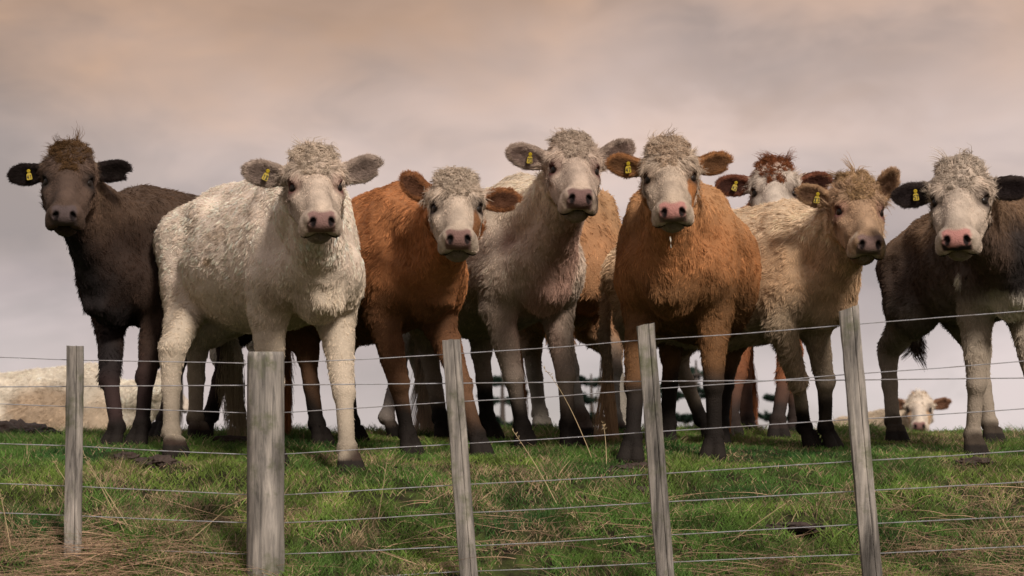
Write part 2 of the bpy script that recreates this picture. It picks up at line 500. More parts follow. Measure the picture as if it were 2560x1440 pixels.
    Hk((0.16, 0, -0.075), (0.43, 0, -0.064), .080, .050, .04)
    Hk((0.24, 0, -0.02), (0.42, 0, -0.028), .034, .030, .05)
    for q in (-1, 1):
        He((0.150, q * .078, -0.036), (.048, .034, .03), .03)
        Hk((0.155, q * .098, -0.050), (0.205, q * .082, -0.030), .017, .012, .012)
        Hk((0.13, q * .052, -0.165), (0.34, q * .036, -0.135), .066, .046, .05)
        Hk((0.20, q * .088, -0.090), (0.34, q * .050, -0.080), .026, .026, .04)
        He((0.428, q * .053, -0.100), (.050, .036, .050), .022)
        He((0.422, q * .064, -0.132), (.036, .024, .026), .014)
        He((0.452, q * .040, -0.055), (.038, .030, .028), .02)
    He((0.455, 0, -0.070), (.045, .052, .042), .03)
    He((0.362, 0, -0.168), (.062, .054, .036), .026)
    Hk((0.36, 0, -0.175), (0.22, 0, -0.185), .036, .05, .05)
    for q in (-1, 1):
        c_, s_ = math.cos(q * .6), math.sin(q * .6)
        RR = np.array([[1, 0, 0], [0, c_, -s_], [0, s_, c_]])
        He((0.497, q * .038, -0.052), (.026, .011, .019), .008, True, RR)
        He((0.194, q * .106, -0.052), (.026, .019, .015), .01, True)
    # ears
    ear = []
    for k, q in enumerate((-1, 1)):
        ang, back = D(ears[k][0]), D(ears[k][1])
        e_w = math.cos(back) * (math.cos(ang) * q * np.array([1.0, 0, 0]) + math.sin(ang) * np.array([0, 0, 1.0])) + math.sin(back) * np.array([0, 1.0, 0])
        hy = hyaw * .75
        rot = np.array([[math.cos(hy), -math.sin(hy), 0], [math.sin(hy), math.cos(hy), 0], [0, 0, 1]])
        e_w = rot @ e_w
        f_w = rot @ unit(np.array([q * 0.25, -1, -0.18])); f_w = unit(f_w - (f_w @ e_w) * e_w)
        w_w = np.cross(f_w, e_w) * (1 if q < 0 else -1)
        if w_w[2] < 0: w_w = -w_w
        ER = np.stack([e_w @ R, w_w @ R, f_w @ R], 1)
        root = Hc(0.055, q * .10, -0.075)
        L = ear_len * hs * 1.10
        ec = lambda a, b, c, root=root, ER=ER: root + ER @ (np.array([a, b, c]) * L)
        f.cone(root, ec(.045, -.004, 0), .034 * L, .030 * L, .03)
        f.ell(ec(.096, -.012, 0), np.array([.086, .050, .019]) * L, ER, .022 * L)
        f.ell(ec(.098, -.012, .023), np.array([.072, .036, .018]) * L, ER, .012 * L, True)
        if notch and q > 0:
            f.ell(ec(.165, -.042, 0), np.array([.020, .016, .05]) * L, ER, .006 * L, True)
        ear.append((root, ER, L, ec))
    # hollows that bring out shoulder, flank and neck
    for q in (-1, 1):
        f.cone(T(.15, q * .325, 1.08), T(.19, q * .335, .66), .040 * s, .040 * s, .06 * s, True)
        f.cone(T(.46, q * .235, 1.12), T(.55, q * .215, .92), .030 * s, .026 * s, .09 * s, True)
        f.ell(T(-.34, q * .315, 1.02), np.array([.11, .055, .10]) * s, None, .07 * s, True)
        f.cone(T(-.50, q * .335, .98), T(-.36, q * .345, .70), .030 * s, .030 * s, .05 * s, True)
    # legs
    hoof = []
    for k, ft in enumerate(feet):
        q = -1 if k % 2 == 0 else 1
        fw = at(ft[0], 1100, ft[1]); lift = ft[2] if len(ft) > 2 else 0.0
        fw[2] = g1(fw[0], fw[1]) + lift; p = toL(fw); z0 = p[2]
        tl = lambda x, y, z: p + np.array([x, y, z]) * s
        if k < 2:
            top = T(0.40, q * .135, 0.76); el_ = T(0.37, q * .145, 0.62)
            kn = p * .52 + el_ * .48 + np.array([0.03 * s, 0, 0]); kn[2] = z0 + 0.345 * s
            fe = tl(0.0, 0, 0.105)
            f.cone(top, el_, .112 * s, .084 * s, .06); f.cone(el_, kn, .080 * s, .046 * s, .03)
            f.ell(kn + np.array([.008 * s, 0, 0]), np.array([.050, .050, .058]) * s, None, .015)
            f.cone(kn, fe, .040 * s, .034 * s, .015)
        else:
            top = T(-0.52, q * .17, 0.78); st = T(-0.41, q * .180, 0.71)
            ho = tl(-0.115, 0, 0.44); ho[1] = ho[1] * .85 + st[1] * .15
            fe = tl(-0.02, 0, 0.11)
            f.cone(top, st, .13 * s, .088 * s, .06); f.cone(T(-0.58, q * .165, .74), ho + np.array([0, 0, .03]), .100 * s, .052 * s, .05)
            f.cone(st, ho + np.array([.02, 0, .06]), .078 * s, .046 * s, .04)
            f.cone(ho + np.array([-.025, 0, .06]), ho, .042 * s, .048 * s, .02)
            f.cone(ho, ho * .6 + fe * .4, .048 * s, .040 * s, .02); f.cone(ho * .6 + fe * .4, fe, .040 * s, .036 * s, .02)
        f.ell(fe, np.array([.046, .046, .044]) * s, None, .015)
        for c2 in (-1, 1):
            f.cone(tl(.022, c2 * .022, .07), tl(.054, c2 * .030, .0), .029 * s, .038 * s, .004)
        hoof.append(p)
    # tail
    tb = T(-0.84, 0, 1.06); 
    tq0 = .55 + .45 * tsw
    tp = np.array([tb, tb + np.array([-.07, .0, -.10]) * s, tb + np.array([-.09, posetail, -.35 * tq0]) * s, tb + np.array([-.06, posetail * 1.6, -.62 * tq0]) * s])
    f.cone(T(-0.74, 0, 1.13), tp[0], .05 * s, .034, .05)
    for i in range(3): f.cone(tp[i], tp[i + 1], .034 - .004 * i, .030 - .004 * i, .02)

    V, Q = f.mesh(h)
    # refine the head once so that the face keeps its form
    me = bpy.data.meshes.new('body'); me.from_pydata(V.tolist(), [], Q.tolist())
    bm = bmesh.new(); bm.from_mesh(me)
    hc = Vector(Hc(0.2, 0, -0.06)); rad2 = (0.33 * hs) ** 2
    near = {v for v in bm.verts if (v.co - hc).length_squared < rad2}
    ed = [e for e in bm.edges if e.verts[0] in near and e.verts[1] in near]
    bmesh.ops.subdivide_edges(bm, edges=ed, cuts=1, use_grid_fill=True)
    bmesh.ops.triangulate(bm, faces=[q for q in bm.faces if len(q.verts) > 4])
    bm.to_mesh(me); bm.free()
    nv = len(me.vertices); V = np.empty(nv * 3); me.vertices.foreach_get('co', V); V = V.reshape(-1, 3)
    for _ in range(2):
        G = f.grad(V); dd = f.at(V); l2 = np.maximum((G * G).sum(1), .3)
        V = V - (np.clip(dd, -.006, .006) / l2)[:, None] * G
    nrm = unit(f.grad(V))
    _hr = np.linalg.norm(V - Hc(.2, 0, -.08), axis=1); _k = ss(.30, .42, _hr)[:, None] * ss(.02, .5, V[:, 2])[:, None]
    V = V + nrm * _k * (.006 * noise(V * np.array([1, 1, .4]), 9, 301 + seed) + .0040 * noise(V, 26, 311 + seed))[:, None]
    # coordinates used by the colouring
    HV = ((V - H0) @ HR) / hv
    def mask_info(P, HP):
        return dict(P=P / s, H=HP)
    inf = dict(P=V / s, H=HV, n=nrm, hooves=hoof, s=s, eI=[(((V - e[0]) @ e[1]) / e[2]) for e in ear])
    hz = np.full(len(V), 9.0)
    hd = np.full(len(V), 9.0)
    for p in hoof:
        dxy = np.linalg.norm(V[:, :2] - p[:2], axis=1)
        near_ = dxy < .20 * s
        hz = np.where(near_, np.minimum(hz, V[:, 2] - p[2]), hz)
    inf['hz'] = hz
    inf['Pw'] = V @ R.T + org
    inear = [(e[:, 0] > .03) & (np.abs(e[:, 1] + .01) < .075) & (np.abs(e[:, 2]) < .05) & (e[:, 0] < .21) for e in inf['eI']]
    inf['ear'] = inear[0] | inear[1]
    _in = lambda e: (e[:, 2] > .001) & (((e[:, 0] - .098) / .062) ** 2 + ((e[:, 1] + .012) / .032) ** 2 < 1)
    inf['earin'] = (inear[0] & _in(inf['eI'][0])) | (inear[1] & _in(inf['eI'][1]))
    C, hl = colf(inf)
    # hair length
    n_, q_, u_ = HV[:, 0], HV[:, 1], HV[:, 2]
    hr = np.linalg.norm(HV - np.array([.2, 0, -.08]), axis=1)
    inhead = (hr < .33) & (np.abs(q_) < .14) & (n_ > -.03) & (u_ > -.235) & ~inf['ear']
    hl = hl * (.022 + .008 * noise(V, 4, 333 + seed)) * coat
    hl = np.where(hz < .55 * s, np.minimum(hl, .009 + .012 * ss(.30 * s, .55 * s, hz)), hl)
    hl = np.where(hz < .07 * s, .002, hl)
    fhl = .034 - .020 * ss(.15, .25, n_) - .006 * ss(.3, .4, n_)
    hl = np.where(inhead, fhl, hl)
    pad = inhead & (n_ > .452) & (np.abs(q_) < .062) & (u_ < -.018) & (u_ > -.112)
    lips = inhead & (n_ > .37) & (u_ < -.112)
    eyed = np.minimum(np.linalg.norm(HV - np.array([.192, .103, -.052]), axis=1), np.linalg.norm(HV - np.array([.192, -.103, -.052]), axis=1))
    hl = np.where(pad, 0.0, hl); hl = np.where(lips, .013, hl); hl = np.where(inhead, hl * (.12 + .88 * ss(.028, .055, eyed)), hl)
    hl = np.where(inf['ear'], .017, hl); hl = np.where(inf['earin'], .020, hl)
    # nose, nostrils, lips, eye rims
    C = C.copy()
    rn = np.minimum(np.linalg.norm((HV - np.array([.490, .038, -.052])) / np.array([1, .62, 1.1]), axis=1), np.linalg.norm((HV - np.array([.490, -.038, -.052])) / np.array([1, .62, 1.1]), axis=1))
    mz = colf(None)
    padw = (ss(.448, .462, n_) * ss(.062, .050, np.abs(q_) + .006 * noise(HV, 70, 2)) * ss(-.012, -.022, u_) * ss(-.112, -.100, u_) * inhead)[:, None]
    C = C * (1 - padw) + np.array(mz['pad']) * padw
    if mz.get('pad2'):
        k2 = (padw[:, 0] * ss(-.070, -.084, u_ + .012 * noise(HV, 60, 3)))[:, None]
        C = C * (1 - k2) + np.array(mz['pad2']) * k2
    k = (ss(.028, .017, rn) * inhead)[:, None]; C = C * (1 - k) + np.array([.012, .008, .008]) * k
    mouth = inhead & (n_ > .35) & (np.abs(u_ + .134 + 2.8 * q_ * q_) < .0080) & (np.abs(q_) < .088)
    C = np.where(mouth[:, None], np.array([.02, .015, .013]), C)
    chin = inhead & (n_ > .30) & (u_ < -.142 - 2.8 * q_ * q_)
    C = np.where(chin[:, None] & ~mouth[:, None], C * .62 + np.array([.004, .003, .002]), C)  # chin darkened: the shade below the mouth is put into the colour
    k = (ss(.060, .030, np.linalg.norm((HV - np.array([.20, 0, -.05])) * np.array([1, 0, .7]) + np.stack([0 * n_, np.abs(q_) - .092, 0 * n_], 1), axis=1) + .006 * noise(HV, 50, 7)) * inhead * .55)[:, None]; C = C * (1 - k) + np.array(mz['rim']) * k  # wider than the rim: socket and brow shading put into the face colour
    k = (ss(.040, .027, eyed) * inhead)[:, None]; C = C * (1 - k) + np.array(mz['rim']) * .8 * k

    me.vertices.foreach_set('co', V.ravel())
    ca = me.attributes.new('col', 'FLOAT_COLOR', 'POINT')
    c4 = np.ones((nv, 4), np.float32); c4[:, :3] = C * np.where(inhead | inf['ear'], .9, .72)[:, None]; ca.data.foreach_set('color', c4.ravel())  # hide darkened under the coat: shade between locks put into its colour
    me.polygons.foreach_set('use_smooth', [True] * len(me.polygons)); me.materials.append(SKIN); me.update()

    root = empty(name, tuple(org), 0.0)
    root.rotation_euler = (0, 0, math.atan2(fwd[1], fwd[0]))
    tag(root, label, cat, group)
    # the local frame built above equals the empty's frame: x = heading, y = up x heading
    body = bpy.data.objects.new('body', me); col.objects.link(body); body.parent = root
    # eyes
    for q in (-1, 1):
        c = Hc(.191, q * .088, -.060)
        bm = bmesh.new(); bmesh.ops.create_uvsphere(bm, u_segments=14, v_segments=10, radius=.0225 * hs)
        me2 = bpy.data.meshes.new('eye'); bm.to_mesh(me2); bm.free(); me2.materials.append(EYE)
        me2.polygons.foreach_set('use_smooth', [True] * len(me2.polygons))
        o = bpy.data.objects.new('eye', me2); col.objects.link(o); o.parent = root; o.location = c
    # ear tag in the image-left ear
    if tagged:
        rt, ER, L, ec = ear[0]
        a = .085 if tagged is True else tagged
        fr = 0.020 * L
        def E2(x, y, z=0.0): return rt + ER @ np.array([a * L - (x - a * L) * .86, .012 * L + (y - .012 * L) * .86 - .012 * L, z])
        cx, cy = a * L, 0.012 * L
        outl = [(-.005, .011), (.005, .011), (.007, .004), (.006, -.004), (.016, -.012), (.019, -.038), (.015, -.042), (-.015, -.042), (-.019, -.038), (-.016, -.012), (-.006, -.004), (-.007, .004)]
        gz_ = (.45, .1, -.2, .35, .25, .3, -.3, .2, 0, 0, 0, 0, 0)[seed]                                           # the flap swings off the ear's plane with gravity
        cg, sg = math.cos(gz_), math.sin(gz_)
        Vt, Ft = [], []
        for zz in (0, .0035):
            for x, y in outl: Vt.append(E2(cx + (x * .78 * cg - y * sg) * 1.0, cy + (x * sg + y * cg), fr + zz - .25 * min(0, y)))
        m_ = len(outl)
        Ft.append(tuple(range(m_ - 1, -1, -1))); Ft.append(tuple(range(m_, 2 * m_)))
        for i in range(m_): Ft.append((i, (i + 1) % m_, m_ + (i + 1) % m_, m_ + i))
        tg = mesh_obj('ear_tag', Vt, Ft, TAGM, root, smooth=False)
        def stroke(pts):
            Vs, Fs = [], []
            for (x0, y0), (x1, y1) in zip(pts[:-1], pts[1:]):
                dv = np.array([x1 - x0, y1 - y0]); nn = np.array([-dv[1], dv[0]]) / (np.linalg.norm(dv) + 1e-9) * .0019
                b0 = len(Vs)
                for (x, y) in ((x0 - nn[0], y0 - nn[1]), (x1 - nn[0], y1 - nn[1]), (x1 + nn[0], y1 + nn[1]), (x0 + nn[0], y0 + nn[1])):
                    Vs.append(E2(cx + .78 * x * cg - y * sg, cy + .78 * x * sg + y * cg, fr + .0046 - .25 * min(0, y)))
                Fs.append((b0, b0 + 1, b0 + 2, b0 + 3))
            return Vs, Fs
        glyph = {0: [(-1, 1), (1, 1), (1, -1), (-1, -1), (-1, 1)], 1: [(-.6, .6), (.2, 1), (.2, -1)], 2: [(-1, .8), (.8, 1), (1, .1), (-1, -1), (1, -1)], 3: [(-1, 1), (1, .9), (-.1, .1), (1, -.5), (-1, -1)],
                 4: [(.4, -1), (.4, 1), (-1, -.3), (1, -.3)], 5: [(1, 1), (-.9, 1), (-.9, .1), (1, -.1), (.7, -1), (-1, -1)], 7: [(-1, 1), (1, 1), (-.3, -1)], 8: [(-1, 1), (1, 1), (-1, -1), (1, -1), (-1, 1)]}
        num = ((4, 1), (4, 1), (1, 8), (2, 0), (7, 0), (4, 7), (4, 2), (8, 3), (5, 7))[seed]
        digits = [[(-.0085 + gx * .0058, -.027 + gy * .010) for gx, gy in glyph[num[0]]], [(.0085 + gx * .0058, -.027 + gy * .010) for gx, gy in glyph[num[1]]]]
        Vs, Fs = [], []
        for dg in digits:
            a1, b1 = stroke(dg); k0 = len(Vs); Vs += a1; Fs += [tuple(i + k0 for i in q) for q in b1]
        mesh_obj('tag_number', Vs, Fs, TAGK, tg, smooth=False)
        # round button
        bm = bmesh.new(); bmesh.ops.create_cone(bm, cap_ends=True, segments=12, radius1=.009, radius2=.007, depth=.006)
        me3 = bpy.data.meshes.new('tag_button'); bm.to_mesh(me3); bm.free(); me3.materials.append(TAGM)
        o = bpy.data.objects.new('tag_button', me3); col.objects.link(o); o.parent = tg
        zq = Vector(ER[:, 2]).to_track_quat('Z', 'Y'); o.rotation_euler = zq.to_euler(); o.location = E2(cx, cy + .004, fr + .005)

    # ---------------- hair
    me.calc_loop_triangles()
    nt_ = len(me.loop_triangles); T3 = np.empty(nt_ * 3, np.int32); me.loop_triangles.foreach_get('vertices', T3); T3 = T3.reshape(-1, 3)
    A, B_, C_ = V[T3[:, 0]], V[T3[:, 1]], V[T3[:, 2]]
    cr3 = np.cross(B_ - A, C_ - A); area = np.linalg.norm(cr3, axis=1) / 2; tn = unit(cr3)
    Vw = (A @ R.T + org); vd = unit(np.array([0, 0, CZ]) - Vw); fac = (tn @ R.T * vd).sum(1)
    wgt = area * np.where(fac < -.25, .22, 1.0)
    tlen = hl[T3].mean(1)
    hh = (HV[T3].mean(1)); headish = np.linalg.norm(hh - np.array([.2, 0, -.08]), axis=1) < .3
    wgt *= np.where(tlen < .0015, 0, 1) * np.where(headish, 2.3, 1.0) * np.where(inf['ear'][T3].any(1), 3.2, 1.0) * np.clip(.028 / np.maximum(tlen, .01), .8, 1.5)
    pick = r_.choice(nt_, nhair, p=wgt / wgt.sum())
    u = r_.random((nhair, 2)); fl = u.sum(1) > 1; u[fl] = 1 - u[fl]
    t3 = T3[pick]
    W = np.stack([1 - u.sum(1), u[:, 0], u[:, 1]], 1)[:, :, None]
    P = (V[t3] * W).sum(1); Nn = unit((nrm[t3] * W).sum(1)); Cc = (C[t3] * W).sum(1); Lh = (hl[t3] * W[:, :, 0]).sum(1); HP = (HV[t3] * W).sum(1)
    isear = inf['ear'][t3[:, 0]]; hzz = hz[t3[:, 0]]; ih = inhead[t3[:, 0]]
    # combing direction
    flow = np.tile(np.array([-1.0, 0, -.75]), (nhair, 1))
    frontal = ss(.25, .55, P[:, 0] / s)[:, None]
    flow = flow * (1 - frontal) + np.array([-.25, 0, -1.0]) * frontal
    lg = (ss(.62 * s, .45 * s, hzz) * (hzz < 5))[:, None]
    flow = flow * (1 - lg) + np.array([0.05, 0, -1.0]) * lg
    flow = flow + .42 * curl * vnoise(P, 8, 31 + seed) + .34 * curl * vnoise(P, 22, 37 + seed)
    # face: radiates from a whorl on the forehead
    wh = np.array([.13, 0, 0]); rv = HP - wh; rv[:, 2] = 0; rv = unit(rv); rv = rv + .9 * vnoise(HP, 26, 41 + seed) * ss(.26, .1, HP[:, 0])[:, None]
    fr_ = rv @ HR.T
    flow = np.where(ih[:, None], fr_, flow)
    for k, (rt, ER, L, ec) in enumerate(ear):
        el = (P - rt) @ ER
        me_ = isear & (np.sign(HP[:, 1]) == (-1 if k == 0 else 1))
        dirn = np.tile(np.array([.9, 0, .1]), (nhair, 1)); dirn[:, 1] = 9.0 * (el[:, 1] / L + .01); dirn[:, 2] = .15
        dirn += .35 * r_.normal(size=dirn.shape)
        flow = np.where(me_[:, None], dirn @ ER.T, flow)
    tdir = flow - (flow * Nn).sum(1)[:, None] * Nn; tdir = unit(tdir)
    lift = (.26 + .16 * r_.random(nhair)) * np.where(ih, .8, 1) * np.where(hzz < 5, .8, 1)
    lift = lift + .26 * ss(.1, .8, noise(P, 7, 43 + seed)) * ~ih; lift = np.where(isear, .45, lift)
    Lh = Lh * (.65 + .7 * r_.random(nhair))
    # clumps: hairs of a lock share a direction and close in on its centre
    cs = .030; cell = np.floor(P / cs).astype(np.int64)
    best = np.full(nhair, 9.0); bc = np.zeros_like(P); bid = np.zeros(nhair)
    for dx in (-1, 0, 1):
        for dy in (-1, 0, 1):
            for dz in (-1, 0, 1):
                c = cell + np.array([dx, dy, dz])
                ctr = (c + np.stack([_hash(c[:, 0], c[:, 1], c[:, 2], 5 + q) for q in range(3)], 1)) * cs
                dq = np.linalg.norm(P - ctr, axis=1); sel = dq < best
                best[sel] = dq[sel]; bc[sel] = ctr[sel]; bid[sel] = _hash(c[sel, 0], c[sel, 1], c[sel, 2], 99)
    K = 5; ts = np.linspace(0, 1, K)
    pts = np.empty((nhair, K, 3))
    jit = .25 * r_.normal(size=(nhair, 3))
    d0 = unit(tdir * np.cos(lift)[:, None] + Nn * np.sin(lift)[:, None] + jit * .5)
    wave = vnoise(P, 38, 61 + seed)
    curly = np.where(ih, ss(.22, .10, HP[:, 0]) * .8, .28) * curl
    clump = np.where(isear, .12, np.where(hzz < .5, .35, .64)); clump = np.where(ih, .12 + .55 * ss(.26, .12, HP[:, 0]), clump)
    toc = bc - P; toc = toc - (toc * Nn).sum(1)[:, None] * Nn
    for i, t in enumerate(ts):
        p = P - Nn * .002 + d0 * (Lh * t)[:, None] + (wave * (curly * Lh * t * t)[:, None]) + toc * (clump * t * .75)[:, None]
        p = p - Nn * (Lh * .18 * t * t)[:, None]
        pts[:, i] = p
    rad = hairr * (1 - .75 * ts ** 1.5)[None, :] * (.7 + .6 * r_.random((nhair, 1))) * np.where(ih & (HP[:, 0] > .25), .8, np.where(isear, .62, 1))[:, None]
    var = (.80 + .40 * r_.random((nhair, 1))) * (np.where(ih, .72, .82) + np.where(ih, .56, .36) * bid)[:, None]
    Cc = np.clip(Cc * var * 1.12, 0, .85)
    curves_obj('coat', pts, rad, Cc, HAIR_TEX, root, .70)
    # forelock and poll tuft: longer curling locks
    if tuftn:
        nl = min(210, tuftn // 15); per = tuftn // nl
        lx = -.06 + .27 * r_.random(nl) ** 1.5; lq = r_.uniform(-.085, .085, nl) * (1 - .35 * ss(.05, .19, lx))
        rt_ = np.stack([lx, lq, -.0 + .045 * (1 - (lq / .1) ** 2) - .045 * ss(.02, -.06, lx) ], 1)
        base = np.array([Hc(*r) for r in rt_])
        gb = unit(f.grad(base)); base = base - gb * f.at(base)[:, None] ; gb = unit(f.grad(base))
        sgn = np.tanh(lq * 40)[:, None]
        upl = R.T @ np.array([0, 0, 1.0])
        stand = ((r_.random(nl) < .07) & (lx < .02))[:, None]
        dl = unit(gb * .28 + np.where(stand, 0, 1) * .5 * (HR @ np.array([.6, 0, 0]) + sgn * (HR @ np.array([0, .6, 0]))) + .35 * r_.normal(size=(nl, 3)) + np.where(stand, 1.2, .15) * upl * tuft)
        LL = .027 * tuft * (.5 + .9 * r_.random(nl)) * np.where(stand[:, 0], 2.1, 1.0 - .74 * ss(-.03, .13, lx))
        droop = unit(np.where(stand, .3, 1.0) * (sgn * (HR @ np.array([0, .8, -.3])) + HR @ np.array([.75, 0, -.55])) + .45 * r_.normal(size=(nl, 3)))
        K2 = 7; ts2 = np.linspace(0, 1, K2)
        rp = np.repeat(np.arange(nl), per); m = len(rp)
        off = r_.normal(size=(m, 3)) * .0085; ph = r_.random(nl) * 6.28
        pt = np.empty((m, K2, 3)); sidev = unit(np.cross(dl, droop))
        for i, t in enumerate(ts2):
            pt[:, i] = base[rp] + off * np.where(stand[rp], .5 + 1.3 * t, 1 - .45 * t) + dl[rp] * (LL[rp] * t * (1 - .35 * t))[:, None] + droop[rp] * (LL[rp] * .75 * t * t)[:, None] \
                + sidev[rp] * (.009 * np.sin(ph[rp] + 8 * t) * t)[:, None]
        rd = .0010 * (1 - .8 * ts2 ** 2)[None, :] * np.ones((m, 1))
        tcq = np.array(mz['tuft']) * .86 * (.75 + .5 * r_.random((m, 1))) * (.75 + .5 * r_.random(nl)[rp][:, None])
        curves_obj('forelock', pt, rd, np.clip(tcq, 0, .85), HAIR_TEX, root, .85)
    # tail switch
    m = 700
    tq = r_.random(m); a0 = tp[2] + (tp[3] - tp[2]) * (tq[:, None] ** .6)
    K3 = 7; ts3 = np.linspace(0, 1, K3); strand = r_.integers(0, 9, m)
    so = r_.normal(size=(9, 3)) * np.array([.02, .03, .02]); sl = (.18 + .28 * r_.random(9)) * tsw
    pt = np.empty((m, K3, 3)); off = r_.normal(size=(m, 3)) * .008
    for i, t in enumerate(ts3):
        pt[:, i] = a0 + off + so[strand] * t + np.array([0, 0, -1.0]) * (sl[strand] * t)[:, None] + np.stack([np.zeros(m), .012 * np.sin(strand * 1.7 + 7 * t) * t, np.zeros(m)], 1)
    rd = .0013 * (1 - .7 * ts3 ** 2)[None, :] * np.ones((m, 1))
    tcq = np.array(mz.get('tail', mz['tuft'])) * (.6 + .6 * r_.random((m, 1)))
    curves_obj('tail_switch', pt, rd, tcq, HAIR_TEX, root)
    return root

# ------------------------------------------------------------------ coats
def mix(a, b, k): return a * (1 - k[:, None]) + np.asarray(b, float) * k[:, None]
def coat_fn(base, face=None, ear=None, ear_in=None, low=None, low_h=(.25, .45), mud=(.016, .012, .010), mud_h=.16, mud_amt=1.0, belly=None, patches=(), top=None,
            pad=(.18, .11, .10), pad2=None, rim=(.05, .03, .025), tuft=None, tail=None, face_edge=.0, noise_amt=.28, forehead=None, seed=0, cheek=None, chest=None):
    base = np.array(base, float)
    def fn(I):
        if I is None: return dict(pad=pad, pad2=pad2, rim=rim, tuft=tuft if tuft is not None else tuple(base), tail=tail if tail is not None else tuple(base))
        P, Hh = I['P'], I['H']; n = len(P)
        C = np.tile(base, (n, 1)); hl = np.ones(n)
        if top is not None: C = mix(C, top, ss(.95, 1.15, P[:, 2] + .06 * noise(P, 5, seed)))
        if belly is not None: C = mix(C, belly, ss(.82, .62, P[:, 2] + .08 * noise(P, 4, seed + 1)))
        if chest is not None: C = mix(C, chest, ss(.30, .5, P[:, 0] + .05 * noise(P, 6, seed + 5)) * ss(.17, .05, np.abs(P[:, 1]) + .03 * noise(P, 9, seed + 15)) * ss(1.15, .95, P[:, 2]))
        for (c, r, cc) in patches:
            dd = np.linalg.norm((P - np.array(c)) / np.array(r), axis=1) + .35 * fbm(P, 8, seed + 9)
            C = mix(C, cc, ss(1.35, .6, dd))
        C = C * (1 + noise_amt * fbm(P, 3.5, seed + 2, 3))[:, None] * (1 + noise_amt * .7 * fbm(P, 16, seed + 4, 2))[:, None]
        hz = I['hz']
        if low is not None: C = mix(C, low, ss(low_h[1], low_h[0], hz + .05 * noise(P, 9, seed + 6)))
        n_, q_, u_ = Hh[:, 0], Hh[:, 1], Hh[:, 2]
        hr = np.linalg.norm((Hh - np.array([.2, 0, -.09])) * np.array([1, 1, 1]), axis=1)
        inh = (hr < .34) & (n_ > -.045) & (np.abs(q_) < .145)
        if face is not None:
            k = ss(.010, -.015, -(u_ + .155 + .10 * ss(.15, .4, n_)) + face_edge + .012 * noise(Hh, 30, seed)) * ss(-.035, -.01, n_) * inh
            k = np.where(n_ > .36, 1.0 * inh, k)
            C = mix(C, face, k)
            C = C * np.where(inh, 1 + .42 * fbm(Hh, 20, seed + 3, 3), 1)[:, None]
            if forehead is not None:
                C = mix(C, forehead, ss(.10, .02, n_ + .02 * noise(Hh, 25, seed)) * inh)
            if cheek is not None:
                for (c, r, cc) in cheek:
                    dd = np.linalg.norm((Hh - np.array(c)) / np.array(r), axis=1) + .25 * noise(Hh, 30, seed + 8)
                    C = mix(C, cc, ss(1.1, .85, dd) * inh)
        if ear is not None: C = np.where(I['ear'][:, None], np.array(ear), C)
        if ear_in is not None: C = np.where(I['earin'][:, None], np.array(ear_in), C)
        mk = ss(mud_h * 1.35, mud_h * .55, hz + .10 * noise(P, 8, seed + 7)) * mud_amt
        C = mix(C, mud, mk)
        C = np.where((hz < .055)[:, None], np.array([.022, .017, .014]), C)
        return np.clip(C, .004, .8), hl
    return fn

BROWN = (.30, .125, .045)
cows = {}


def drool(root, hp):
    """string of saliva under the chin; hp: world point"""
    P = np.array([[0, .02, .01], [.001, 0, -.006], [.002, 0, -.016], [.001, 0, -.026], [.003, 0, -.034], [.003, 0, -.040], [.003, 0, -.043]]) + np.array(hp)
    V, Fc = tube(P, [.004, .003, .0016, .0014, .0026, .0034, .0016], 8)
    m = mat('saliva', (.45, .42, .34), rough=.15, spec=.6)
    m.node_tree.nodes['Principled BSDF'].inputs['Transmission Weight'].default_value = .35
    o = mesh_obj('saliva', V, Fc, m)
    o.parent = root; o.matrix_parent_inverse = root.matrix_basis.inverted()
    return o

CREAM = (.56, .49, .40)
if True:   # dark brown
    make_cow('cow', 'dark chocolate brown cow at the far left with a black chest', 268, 13.9, -32, s=.94, w=1.06, tilt=-.02, fl=1.06, fw=.96,
        head=(170, 455, 13.4, -3, 34, -1), feet=((292, 13.75), (355, 13.65), (405, 14.7), (520, 14.6)), hs=1.03,
        colf=coat_fn((.050, .030, .022), face=(.085, .055, .041), ear=(.020, .014, .013), ear_in=(.014, .010, .009), low=(.045, .026, .024), mud=(.015, .011, .009), top=(.080, .050, .034),
                     pad=(.085, .062, .060), rim=(.02, .014, .012), tuft=(.10, .055, .025), forehead=(.15, .10, .065), face_edge=.03, noise_amt=.35, chest=(.018, .014, .014), seed=1),
        nhair=70000, ears=((-4, 0), (10, 5)), ear_len=.88, seed=1)
if True:   # white
    make_cow('cow', 'creamy white cow standing behind the thick round fence post', 800, 12.85, 26, s=1.0, w=1.08, bel=.97,
        head=(790, 468, 12.25, 6, 35, 2), feet=((676, 13.0), (868, 12.75), (432, 13.3), (492, 14.1)), hs=.99, tilt=-.03,
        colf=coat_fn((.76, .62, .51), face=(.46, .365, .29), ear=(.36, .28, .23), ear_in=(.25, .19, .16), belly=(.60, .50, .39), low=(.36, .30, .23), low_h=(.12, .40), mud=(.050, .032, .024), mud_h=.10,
                     pad=(.23, .135, .12), pad2=(.17, .10, .08), rim=(.14, .06, .05), tuft=(.55, .44, .34), tail=(.33, .27, .18), noise_amt=.07, seed=2,
                     patches=(((.05, -.3, .98), (.13, .2, .03), (.64, .51, .40)), ((0, -.3, .86), (.035, .2, .022), (.48, .36, .25)), ((.5, -.2, .66), (.05, .2, .06), (.45, .36, .27)), ((-.6, -.2, .72), (.08, .2, .10), (.50, .41, .32)))),
        nhair=110000, ears=((12, 0), (22, 0)), coat=.9, seed=2, posetail=.12, tuft=1.25)
